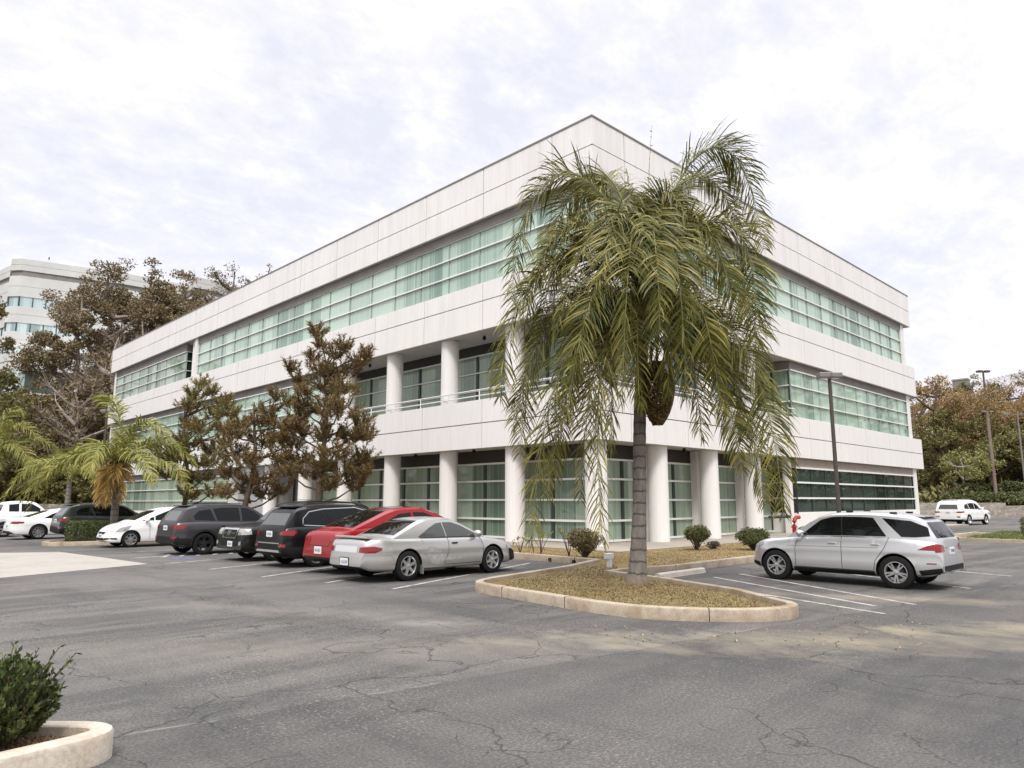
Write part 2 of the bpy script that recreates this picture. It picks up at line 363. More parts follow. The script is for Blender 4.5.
# ------------------------------------------------------------------ world, sun, camera
w = bpy.data.worlds.new('World'); sc.world = w; w.use_nodes = True
nt = w.node_tree; nt.nodes.clear()
out = nt.nodes.new('ShaderNodeOutputWorld'); bg = nt.nodes.new('ShaderNodeBackground'); L(nt, bg.outputs[0], out.inputs[0])
SUN_EL, SUN_AZ = R(52), R(222)      # the sun stands high behind the viewer, a little to the right, veiled by cloud
sky = nt.nodes.new('ShaderNodeTexSky'); sky.sky_type = 'NISHITA'; sky.sun_disc = False
sky.sun_elevation = SUN_EL; sky.sun_rotation = R(90) - SUN_AZ; sky.dust_density = 3
tc = nt.nodes.new('ShaderNodeTexCoord'); g = tc.outputs['Generated']
sp = nt.nodes.new('ShaderNodeSeparateXYZ'); L(nt, g, sp.inputs[0])
zz = math_(nt, 'ADD', math_(nt, 'MAXIMUM', sp.outputs[2], 0), .34)
cb = nt.nodes.new('ShaderNodeCombineXYZ'); L(nt, math_(nt, 'DIVIDE', sp.outputs[0], zz), cb.inputs[0]); L(nt, math_(nt, 'DIVIDE', sp.outputs[1], zz), cb.inputs[1])
n1 = noise(nt, mapping(nt, cb.outputs[0], (1, 1, 1), loc=(3.3, 1.7, 0)), 1.9, 10, .64, .3)
n2 = noise(nt, mapping(nt, cb.outputs[0], (1, 1.4, 1), loc=(9, 4, 0), rot=(0, 0, .7)), 9, 8, .68, .2)
cl = math_(nt, 'ADD', math_(nt, 'MULTIPLY', n1, .62), math_(nt, 'MULTIPLY', n2, .38))
skyblue = nt.nodes.new('ShaderNodeVectorMath'); skyblue.operation = 'SCALE'; skyblue.inputs['Scale'].default_value = .10; L(nt, sky.outputs[0], skyblue.inputs[0])
veil = mix(nt, .88, skyblue.outputs[0], (.76, .767, .86))      # thin high cloud over the blue
cloudc = ramp(nt, n2, [(.3, (.84, .83, .865)), (.5, (.88, .87, .885)), (.7, (.97, .96, .96))])
skyc = mix(nt, ramp(nt, cl, [(.41, 0.), (.60, 1.)]), veil, cloudc)
haze = ramp(nt, sp.outputs[2], [(0, .85), (.10, .4), (.22, 0.)])
skyc = mix(nt, haze, skyc, (.93, .915, .905))
boost = ramp(nt, sp.outputs[2], [(.60, 1 / 3.8), (.92, 1.)])
sc2 = nt.nodes.new('ShaderNodeVectorMath'); sc2.operation = 'SCALE'; L(nt, skyc, sc2.inputs[0]); L(nt, math_(nt, 'MULTIPLY', boost, 3.8), sc2.inputs['Scale']); skyc = sc2.outputs[0]
low = ramp(nt, math_(nt, 'ADD', sp.outputs[2], .5), [(.49, 0.), (.5, 1.)])
skyc = mix(nt, low, (.3, .28, .26), skyc)
L(nt, skyc, bg.inputs[0]); bg.inputs[1].default_value = 1.0
sun = bpy.data.lights.new('sun', 'SUN'); sun.energy = 2.1; sun.angle = R(14); sun.color = (1, .95, .88)
so = bpy.data.objects.new('sun', sun); C.objects.link(so)
d = Vector((math.cos(SUN_EL) * math.cos(SUN_AZ), math.cos(SUN_EL) * math.sin(SUN_AZ), math.sin(SUN_EL)))
so.rotation_euler = d.to_track_quat('Z', 'Y').to_euler(); so.location = d * 60
cam = bpy.data.cameras.new('camera'); co = bpy.data.objects.new('camera', cam); C.objects.link(co); sc.camera = co
cam.sensor_width = 36; cam.lens = 36 * 720 / 1024; cam.clip_end = 3000; cam.clip_start = .1
co.location = CAM; co.rotation_euler = (R(90) + PITCH, 0, AZ - R(90))
sc.view_settings.view_transform = 'Standard'; sc.view_settings.look = 'None'; sc.view_settings.gamma = 1; sc.view_settings.exposure = 0.3
sc.cycles.max_bounces = 6; sc.cycles.diffuse_bounces = 3; sc.cycles.glossy_bounces = 3

# ------------------------------------------------------------------ ground
def sheet(name, pts, z, mat, kind='structure', sub=0):
    b = MB(); b.face([(p[0], p[1], z) for p in pts]); o = b.build(name, mat); tag(o, kind=kind); return o
sheet('asphalt_ground', [(-700, -700), (700, -700), (700, 700), (-700, 700)], 0, M['asphalt'])
pad = sheet('concrete_pad', [(-13.69, 5.62), (-13.95, 9.5), (-14.28, 13.1), (-15.91, 13.99), (-26, 14.5), (-26, .5), (-17.5, 3.97)], .004, M['pad'])

def kerb_path(name, pts, wd=.16, h=.15, mat=None, closed=False, r=.03, z0=0.0, label=None):
    """a kerb swept along pts; pts run with the kerb body on their left side"""
    P_ = [Vector((p[0], p[1], 0)) for p in pts]; n = len(P_)
    prof = [(0, z0 - .05), (0, h - r), (r * .35, h - r * .3), (r, h), (wd - .01, h), (wd, h - .01), (wd, z0 - .05)]
    b = MB(); rings = []
    for i, p in enumerate(P_):
        if closed: a, c = P_[i - 1], P_[(i + 1) % n]
        else: a, c = P_[max(0, i - 1)], P_[min(n - 1, i + 1)]
        d1 = (p - a).normalized() if (p - a).length > 0 else None; d2 = (c - p).normalized() if (c - p).length > 0 else None
        if d1 is None: d1 = d2
        if d2 is None: d2 = d1
        t = (d1 + d2).normalized(); nrm = Vector((-t.y, t.x, 0)); k = 1 / max(.5, nrm.dot(Vector((-d1.y, d1.x, 0))))
        rings.append(len(b.v))
        for (o_, z) in prof: b.v.append(tuple(p + nrm * o_ * k + Vector((0, 0, z))))
    m = len(prof); cnt = n if closed else n - 1
    for i in range(cnt):
        a, c = rings[i], rings[(i + 1) % n]
        for j in range(m - 1): b.f.append((a + j + 1, a + j, c + j, c + j + 1)); b.m.append(0)
    if not closed:
        b.f.append(tuple(rings[0] + j for j in range(m))); b.m.append(0); b.f.append(tuple(rings[-1] + m - 1 - j for j in range(m))); b.m.append(0)
    o = b.build(name, mat or M['kerb'], smooth=True); tag(o, kind='structure'); return o
def smooth_poly(pts, it=2, closed=True):
    for _ in range(it):
        q = []
        n = len(pts)
        for i in range(n if closed else n - 1):
            a, b = pts[i], pts[(i + 1) % n]
            q += [(a[0] * .75 + b[0] * .25, a[1] * .75 + b[1] * .25), (a[0] * .25 + b[0] * .75, a[1] * .25 + b[1] * .75)]
        if not closed: q = [pts[0]] + q + [pts[-1]]
        pts = q
    return pts
# the planted strip round the building and the island that grows out of its corner: one kerb line
isl_left = [(-4.72, 24), (-4.72, -.1), (-4.9, -3.75), (-7.0, -4.55), (-9.2, -5.05)]
isl_nose = smooth_poly([(-9.2, -5.05), (-10.6, -5.35), (-11.15, -5.75), (-11.3, -6.5), (-11.55, -8.6), (-11.62, -9.3), (-11.55, -10.3), (-10.8, -11.4), (-10.05, -11.85), (-9.4, -11.75), (-9.05, -11.2)], 2, False)
isl_right = [(-8.3, -10.1), (-7.55, -7.9), (-7.2, -6.25), (-6.6, -6.15), (-4.9, -6.45), (.4, -6.3), (24, -6.3)]
kl = isl_left + isl_nose[1:] + isl_right
kerb_path('kerb', kl, .17, .19)
def kerb_joint(pts, at_):
    d = 0
    for a, c in zip(pts, pts[1:]):
        A, B_ = Vector(a), Vector(c); l_ = (B_ - A).length
        if d + l_ >= at_:
            t = (B_ - A) / l_; q = A + t * (at_ - d); n_ = Vector((-t.y, t.x)); T = Matrix.Translation((q.x, q.y, 0)) @ Matrix.Rotation(math.atan2(t.y, t.x), 4, 'Z')
            b = MB(); b.box(-.007, .007, -.003, .168, 0, .193, 0, T); tag(b.build('kerb_joint', M['header']), kind='structure'); return
        d += l_
for s_ in (18, 21, 24.2, 27, 29.4, 31.2, 33.6, 35.4, 37.2, 39.8, 42.5, 46, 50): kerb_joint(kl, s_)
soil_poly = [(p[0], p[1]) for p in kl] + [(24, -2), (24, 0), (0, 0), (0, 24)]
def inset_soil(name, poly, z, mat):
    bm = bmesh.new(); vs = [bm.verts.new((p[0], p[1], z)) for p in poly]; bm.faces.new(vs); bmesh.ops.triangulate(bm, faces=bm.faces[:])
    me = bpy.data.meshes.new(name); bm.to_mesh(me); bm.free(); me.materials.append(mat); o = bpy.data.objects.new(name, me); C.objects.link(o); return tag(o, kind='structure')
def offs(poly_line, dd):
    q = []
    for i, p in enumerate(poly_line):
        a = Vector(poly_line[max(0, i - 1)]); c = Vector(poly_line[min(len(poly_line) - 1, i + 1)]); t = (c - a).normalized()
        q.append((p[0] - t.y * dd, p[1] + t.x * dd))
    return q
kin = offs(kl, .08)
inset_soil('planting_bed_soil', kin + [(24, -1.9), (-1.3, -1.9), (-1.3, 24)], .10, M['grass'])
b = MB(); b.face([(-1.3, 64, .13), (-1.3, -1.9, .13), (40, -1.9, .13), (40, 2.5, .13), (2.5, 2.5, .13), (2.5, 64, .13)])
for (x0, x1, y0, y1) in ((-1.3, -1.3, -1.9, 64),): b.face([(-1.3, 64, .0), (-1.3, -1.9, .0), (-1.3, -1.9, .13), (-1.3, 64, .13)])
b.face([(-1.3, -1.9, 0), (40, -1.9, 0), (40, -1.9, .13), (-1.3, -1.9, .13)])
tag(b.build('walkway', M['walk']), kind='structure')
# far kerbs on the right
kerb_path('kerb', [(24, -6.3), (24, -8.6), (28, -9.6), (60, -9.9)], .17, .15)
kerb_path('kerb', [(17.2, -9.9), (17.6, -6.9), (19.5, -5.9), (36, -5.5)][::-1] if False else [(20.0, -16), (17.0, -10.2), (17.5, -7.2), (19.3, -6.5)], .17, .14)
sheet('grass_strip', [(17.3, -10.2), (17.8, -7.2), (19.4, -6.7), (27, -6.6), (33, -9), (30, -16), (20.3, -16)], .09, M['grass'])
# island beside the white hatchback
kk = [(-13.8, 17.2), (-13.9, 17.9), (-13.6, 18.6), (-9, 19.4), (-4.9, 19.4)]
kerb_path('kerb', [(-4.9, 16.4), (-9, 16.4), (-13.3, 16.75), (-13.8, 17.2), (-13.9, 17.9), (-13.5, 18.7), (-9, 19.4), (-4.9, 19.4)][::-1], .16, .17)
inset_soil('island_soil', [(-4.9, 16.5), (-9, 16.5), (-13.2, 16.8), (-13.7, 17.3), (-13.8, 17.9), (-13.4, 18.6), (-9, 19.3), (-4.9, 19.3)], .09, M['soil'])
# painted stall lines
def line(x0, y0, x1, y1, wd=.1):
    a = Vector((x0, y0)); c = Vector((x1, y1)); t = (c - a).normalized(); n = Vector((-t.y, t.x)) * wd / 2
    b = MB(); b.face([(a - n).to_3d() + Vector((0, 0, .004)), (c - n).to_3d() + Vector((0, 0, .004)), (c + n).to_3d() + Vector((0, 0, .004)), (a + n).to_3d() + Vector((0, 0, .004))])
    tag(b.build('stall_line', M['line']), kind='structure')
for q in ((-12.07, -4.3, -5.6, -1.9), (-12.5, -2.35, -6.5, .4), (-12.95, -.13, -7, 2.6), (-13.1, 2.7, -8, 4.6), (-13.3, 5.4, -8, 7), (-13.4, 8.2, -8, 9.4), (-13.0, 11.2, -8, 11.8),
          (-6.5, -7.6, -8.3, -12.6), (-4.05, -7.75, -6.8, -12.6), (-5.2, -7.7, -7.5, -12.2), (-1.2, -7.6, -3.4, -12.6), (1.8, -7.6, .2, -12.6)): line(*q)
# faded accessible-bay marking (blue and white) and hatching
bmk = MB()
for i in range(5): 
    x = -12.6 + i * .55; bmk.face([(x, 7.9, .006), (x + .16, 7.9, .006), (x + .9, 9.3, .006), (x + .74, 9.3, .006)])
tag(bmk.build('bay_marking', M['line']), kind='structure')
sheet('blue_bay_marking', [(-12.6, 6.6), (-11.9, 6.55), (-11.8, 7.4), (-12.5, 7.45)], .0045, simple('faded_blue_paint', (.085, .092, .15), .8, var=.6, scale=8))

# dead leaves and dry grass in the island
def scatter_blades(name, poly, n, mat, z, h=.06, seed=1, wd=.012, flat=.5, kind='stuff'):
    rg = np.random.default_rng(seed); xs = [p[0] for p in poly]; ys = [p[1] for p in poly]
    V = []; F = []; cnt = 0
    def inside(x, y):
        c = False; j = len(poly) - 1
        for i in range(len(poly)):
            xi, yi = poly[i]; xj, yj = poly[j]
            if (yi > y) != (yj > y) and x < (xj - xi) * (y - yi) / (yj - yi) + xi: c = not c
            j = i
        return c
    while cnt < n:
        x = rg.uniform(min(xs), max(xs)); y = rg.uniform(min(ys), max(ys))
        if not inside(x, y): continue
        cnt += 1
        a = rg.uniform(0, 6.28); t = rg.uniform(0, 1); hh = h * rg.uniform(.4, 1.3); ln = h * rg.uniform(.3, 1.2) * (1.5 if t < flat else .5)
        dx, dy = math.cos(a), math.sin(a); wx, wy = -dy * wd, dx * wd
        zt = z + (hh if t > flat else .015 + hh * .2)
        i = len(V); V += [(x - wx, y - wy, z), (x + wx, y + wy, z), (x + dx * ln, y + dy * ln, zt)]; F.append((i, i + 1, i + 2))
    return tag(quads(name, V, F, mat), kind=kind)
isl_poly = [(-11.0, -6.2), (-11.4, -8.7), (-11.4, -10.2), (-10.0, -11.7), (-9.2, -11.5), (-7.7, -8), (-7.3, -6.0), (-6.4, -5.9), (-4.7, -4.2), (-7, -4.8), (-9.6, -5.4)]
scatter_blades('dry_grass', isl_poly, 17000, M['blade'], .10, .032, 3, .009, .7)
scatter_blades('dry_grass', [(-4.5, 10), (-1.4, 10), (-1.4, -2), (16, -2), (16, -6.1), (-4.6, -6.2), (-4.6, -3.8)], 15000, M['blade'], .10, .035, 4, .012, .7)
scatter_blades('green_strip_grass', [(17.4, -10), (18, -7.2), (27, -6.7), (30, -12)], 12000, leafmat('strip_grass', [(.08, .11, .03), (.16, .19, .06)]), .09, .12, 5, .02, .2)

# ------------------------------------------------------------------ office building
ROOF = 17.1
bld = tag(empty('office_building', (0, 0, 0)), 'white three-storey office building with round columns and bands of green glass', 'building')
def P_(name, mb, mat, parent=bld, smooth=False): return mb.build(name, mat, parent, smooth)
LEND, REND = 63.6, 37.3
def band(name, z0, z1, zm, LY, RX, th=.55):
    """two rows of panels with open joints, running along both fronts; dark backing behind the joints"""
    b = MB(); back = MB(); g = .022
    back.box(.06, th, .06, LY - .03, z0 + .03, z1 - .03, 0); back.box(th, RX - .03, .06, th, z0 + .03, z1 - .03, 0)
    ys = [0] + [2.18 + 4.34 * i for i in range(40) if 2.18 + 4.34 * i < LY - 1] + [LY]
    xs = [0] + [2.10 + 4.1 * i for i in range(40) if 2.10 + 4.1 * i < RX - 1] + [RX]
    for a, c in ((z0, zm), (zm, z1)):
        za = a + (g if a == zm else 0); zc = c - (g if c == zm else 0)
        for i, (p, q) in enumerate(zip(ys, ys[1:])): b.box(0, .09, p + (g if i else .012), q - g * (i < len(ys) - 2), za, zc)
        for i, (p, q) in enumerate(zip(xs, xs[1:])): b.box(p + (g if i else .012), q - g * (i < len(xs) - 2), 0, .09, za, zc)
        b.box(REND - .09 if RX == REND else RX - .09, RX, .09 + g, 6, za, zc)
        b.box(.09 + g, 6, LY - .09, LY, za, zc)
    P_(name + '_backing', back, M['seam']); return P_(name, b, M['panel'])
band('roof_parapet', 14.72, ROOF, 15.9, LEND, REND)
band('spandrel_band', 9.42, 11.6, 10.75, LEND, REND, .5)
band('spandrel_band', 4.1, 6.25, 5.2, LEND, REND + .2, .5)
cp = MB(); cp.box(-.03, .35, -.03, LEND, ROOF, ROOF + .07); cp.box(.35, REND + .03, -.03, .35, ROOF, ROOF + .07); cp.box(REND - .3, REND + .03, .35, 30, ROOF, ROOF + .07)
P_('coping', cp, M['fascia'])
core = MB()
def slab(b, z0, z1, l, r_): b.face([(0.1, 0.1, z0), (r_, 0.1, z0), (r_, 40, z0), (l, 63, z0), (.1, 63, z0)]) 
rf = MB(); rf.box(.3, 36.9, .3, 63.3, 16.3, 16.4); P_('roof', rf, M['fascia'])
# soffits and recess walls
sf = MB(); sf.box(.5, 36.9, .5, 63.2, 14.62, 14.74); sf.box(.5, 17.5, .5, 22, 9.46, 9.6); sf.box(.5, 17.5, .5, 36, 4.14, 4.3); sf.box(.5, 17.5, .5, 22, 6.1, 6.24)
sf.box(.09, .5, .09, 63, 14.725, 14.80); sf.box(.5, 37, .09, .5, 14.725, 14.80)
P_('soffit', sf, M['soffit'])
sfl = MB()
for (z) in (9.425, 4.105):
    sfl.box(.095, .5, .095, 63.2, z, z + .04); sfl.box(.5, REND - .1, .095, .5, z, z + .04)
P_('soffit_edge', sfl, M['soffit'])

def glazing(axis, plane, a0, a1, z0, z1, rows, mod, mat, frame, mull, sill_frame=True, off=0.0, rail=.055, depth=.10, skip_w=None, mullw=.05):
    """one window per bay: axis 'L' runs along Y at X=plane, axis 'R' along X at Y=plane, 'E' return wall along Y at X=plane facing -X"""
    n = max(1, round((a1 - a0) / mod)); st = (a1 - a0) / n
    for i in range(n):
        p, q = a0 + i * st, a0 + (i + 1) * st
        pane = MB(); fr = MB(); mu = MB()
        def bx(b, u0, u1, w0, w1, d0, d1):   # d outwards depth
            if axis in 'LE': b.box(plane - d1, plane - d0, u0, u1, w0, w1)
            else: b.box(u0, u1, plane - d1, plane - d0, w0, w1)
        bx(pane, p, q, z0, z1, -.02, 0)
        o = P_('window', pane, mat)
        for k in range(rows + 1):
            zc = z0 + (z1 - z0) * k / rows; zc = min(max(zc, z0 + rail / 2), z1 - rail / 2)
            bx(fr, p, q, zc - rail / 2, zc + rail / 2, .001, depth)
        for u in (p, (p + q) / 2):
            bx(fr, u - mullw / 2 + (mullw / 2 if i == 0 and u == p else 0), u + mullw / 2, z0 + .001, z1 - .001, .0005, depth * .55)
            fr.m[-6:] = [1] * 6
        if i == n - 1: bx(fr, q - mullw, q - .002, z0 + .001, z1 - .001, .0005, depth * .55); fr.m[-6:] = [1] * 6
        fr.build('frame', [frame, mull], o)
def fascia(a, plane, u0, u1, z0, z1, mat, th=.12, name='fascia'):
    b = MB()
    if a == 'L': b.box(plane, plane + th, u0, u1, z0, z1)
    else: b.box(u0, u1, plane, plane + th, z0, z1)
    return P_(name, b, mat)
G3 = (11.62, 14.38)
# third floor, left front
fascia('L', .22, .22, 41.6, 14.3, 14.72, M['fascia']); fascia('R', .22, .34, 36.1, 14.3, 14.72, M['fascia'])
glazing('L', .36, .36, 41.0, 11.62, 14.32, 3, 4.34, M['glass_hi'], M['frame'], M['framegreen'])
glazing('R', .36, .36, 35.7, 11.62, 14.32, 3, 4.1, M['glass_hi'], M['frame'], M['framegreen'])
b = MB(); b.box(.15, .55, 35.7 - .0 if False else 41.0, 41.5, 11.6, 14.72); P_('pier', b, M['panel'])
b = MB(); b.box(35.7, 36.3, .2, 8, 11.6, 14.72); P_('pier', b, M['panel'])
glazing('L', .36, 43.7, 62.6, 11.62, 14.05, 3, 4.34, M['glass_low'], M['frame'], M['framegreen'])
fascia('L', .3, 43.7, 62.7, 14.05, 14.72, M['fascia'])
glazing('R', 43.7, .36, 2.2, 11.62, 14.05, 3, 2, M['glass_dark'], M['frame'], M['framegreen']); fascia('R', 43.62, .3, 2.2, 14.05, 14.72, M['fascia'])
b = MB(); b.box(.25, .8, 62.6, 63.1, 0, 14.72); P_('pier', b, M['panel'])
b = MB(); b.box(2.2, 2.4, 41, 44, 11.6, 14.72); P_('recess_wall', b, M['fascia'])
# second floor
LREC = 21.3
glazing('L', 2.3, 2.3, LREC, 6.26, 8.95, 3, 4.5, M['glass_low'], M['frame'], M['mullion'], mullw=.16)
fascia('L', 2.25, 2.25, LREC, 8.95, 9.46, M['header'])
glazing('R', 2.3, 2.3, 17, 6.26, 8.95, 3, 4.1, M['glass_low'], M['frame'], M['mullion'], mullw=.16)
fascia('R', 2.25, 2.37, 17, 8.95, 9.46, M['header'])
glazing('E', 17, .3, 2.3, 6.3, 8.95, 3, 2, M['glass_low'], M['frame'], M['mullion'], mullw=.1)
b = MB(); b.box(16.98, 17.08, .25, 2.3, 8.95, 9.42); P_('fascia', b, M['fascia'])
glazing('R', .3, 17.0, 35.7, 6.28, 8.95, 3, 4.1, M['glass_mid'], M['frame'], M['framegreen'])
fascia('R', .25, 17.08, 36, 8.95, 9.42, M['fascia'])
b = MB(); b.box(35.7, 36.35, .22, 8, 6.2, 9.42); P_('pier', b, M['panel'])
glazing('L', .3, LREC, 62.6, 6.28, 8.95, 3, 4.34, M['glass_hi'], M['frame'], M['framegreen'])
fascia('L', .25, LREC, 62.6, 8.95, 9.42, M['fascia'])
b = MB(); b.box(.3, 2.3, LREC - .1, LREC, 6.2, 9.42); P_('recess_wall', b, M['panel'])
# ground floor
GL = 33.6
for x_ in (4.95, 9.05, 13.15):
    b = MB(); b.box(x_ - .15, x_ + .15, 1.35, 1.68, .13, 4.12); P_('pilaster', b, M['panel'])
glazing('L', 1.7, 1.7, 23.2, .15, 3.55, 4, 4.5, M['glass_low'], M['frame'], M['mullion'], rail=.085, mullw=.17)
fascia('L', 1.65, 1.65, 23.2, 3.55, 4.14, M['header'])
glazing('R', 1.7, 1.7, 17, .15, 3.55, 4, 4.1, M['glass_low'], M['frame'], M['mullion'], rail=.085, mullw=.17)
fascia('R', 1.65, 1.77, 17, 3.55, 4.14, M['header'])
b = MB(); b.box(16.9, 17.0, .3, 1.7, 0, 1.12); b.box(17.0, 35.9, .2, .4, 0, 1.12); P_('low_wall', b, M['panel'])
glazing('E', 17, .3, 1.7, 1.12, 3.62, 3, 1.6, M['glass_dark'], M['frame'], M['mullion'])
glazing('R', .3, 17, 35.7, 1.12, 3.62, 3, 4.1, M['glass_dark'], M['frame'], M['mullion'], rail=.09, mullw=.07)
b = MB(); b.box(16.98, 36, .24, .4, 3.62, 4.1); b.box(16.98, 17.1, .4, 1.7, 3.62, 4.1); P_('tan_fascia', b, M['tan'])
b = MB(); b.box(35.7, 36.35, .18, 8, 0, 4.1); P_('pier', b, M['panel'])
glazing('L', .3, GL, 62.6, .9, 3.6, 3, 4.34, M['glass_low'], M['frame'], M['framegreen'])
b = MB(); b.box(.25, .42, GL, 62.6, 3.6, 4.1); P_('fascia', b, M['fascia'])
b = MB(); b.box(.2, .4, GL, 62.6, 0, .9); P_('low_wall', b, M['panel'])
b = MB(); b.box(.3, 2.3, GL - .1, GL - .003, 0, 4.12); P_('recess_wall', b, M['panel'])
# curved entrance wall
b = MB(); n = 20
for i in range(n):
    a0 = math.pi * (1 + i / n) / 1 ; a1 = math.pi * (1 + (i + 1) / n)
    p0 = (2.1 + 2.0 * math.sin(a0 - math.pi) * -1, 30.6 + 3.0 * math.cos(a0)); p1 = (2.1 + 2.0 * math.sin(a1 - math.pi) * -1, 30.6 + 3.0 * math.cos(a1))
    b.face([(p0[0], p0[1], 0), (p1[0], p1[1], 0), (p1[0], p1[1], 4.12), (p0[0], p0[1], 4.12)])
P_('curved_entrance_wall', b, simple('grey_entrance_panel', (.36, .36, .37), .5, .2, var=.1), smooth=True)
b = MB(); b.box(2.3, 2.5, 23, 34, 0, 4.12); P_('recess_wall', b, simple('lobby_wall', (.3, .3, .29), .6))
# inner mass so nothing is seen through
b = MB(); b.box(2.6, 35.6, 2.6, 63, 0.02, 14.6); P_('inner_core', b, M['header'])
# columns
def column(x, y, z0, z1, r_=.43):
    b = MB(); b.lathe([(r_, z0), (r_, z1)], 32, Matrix.Translation((x, y, 0))); P_('column', b, M['panel'], smooth=True)
for y in (5.1, 9.6, 14.2, 18.8, 23.3, 27.9):
    column(.66, y, 0, 4.12)
for y in (5.1, 9.6, 14.2, 18.8): column(.66, y, 6.2, 9.44)
for x in (4.75, 8.85, 12.95): column(x, .66, 0, 4.12); column(x, .66, 6.2, 9.44)
column(.66, .66, 0, 4.12); column(.66, .66, 6.2, 9.44)
column(.62, 42.3, 11.6, 14.7, .3)
fp = MB()
for x in (16.6,): fp.box(x - .25, x + .1, .35, .7, 0, 4.12)
P_('pier', fp, M['panel'])
# balcony rails
for nm, pts in (('L', [(.1, .1), (.1, LREC)]), ('R', [(.1, .1), (17, .1)])):
    (x0, y0), (x1, y1) = pts; b = MB()
    for z in (6.45, 6.72): b.tube([(x0, y0, z), (x1, y1, z)], .028, 8)
    L_ = max(x1 - x0, y1 - y0); k = int(L_ / 2.17)
    for i in range(k + 1):
        t = (.2 + i * 2.17) / L_; x = x0 + (x1 - x0) * t; y = y0 + (y1 - y0) * t; b.tube([(x, y, 6.2), (x, y, 6.74)], .03, 6)
    P_('balcony_rail', b, M['rail'], smooth=True)
# soffit cameras
for (x, y, z) in ((.9, 7.4, 9.4), (.9, 17, 9.4), (.5, 7.6, 4.1), (6.6, .5, 4.1), (10.9, .5, 4.1), (.5, 12, 4.1)):
    b = MB(); b.lathe([(0.001, -.2), (.07, -.17), (.09, -.08), (.06, 0)], 10, Matrix.Translation((x, y, z))); P_('security_camera', b, M['dark'], smooth=True)

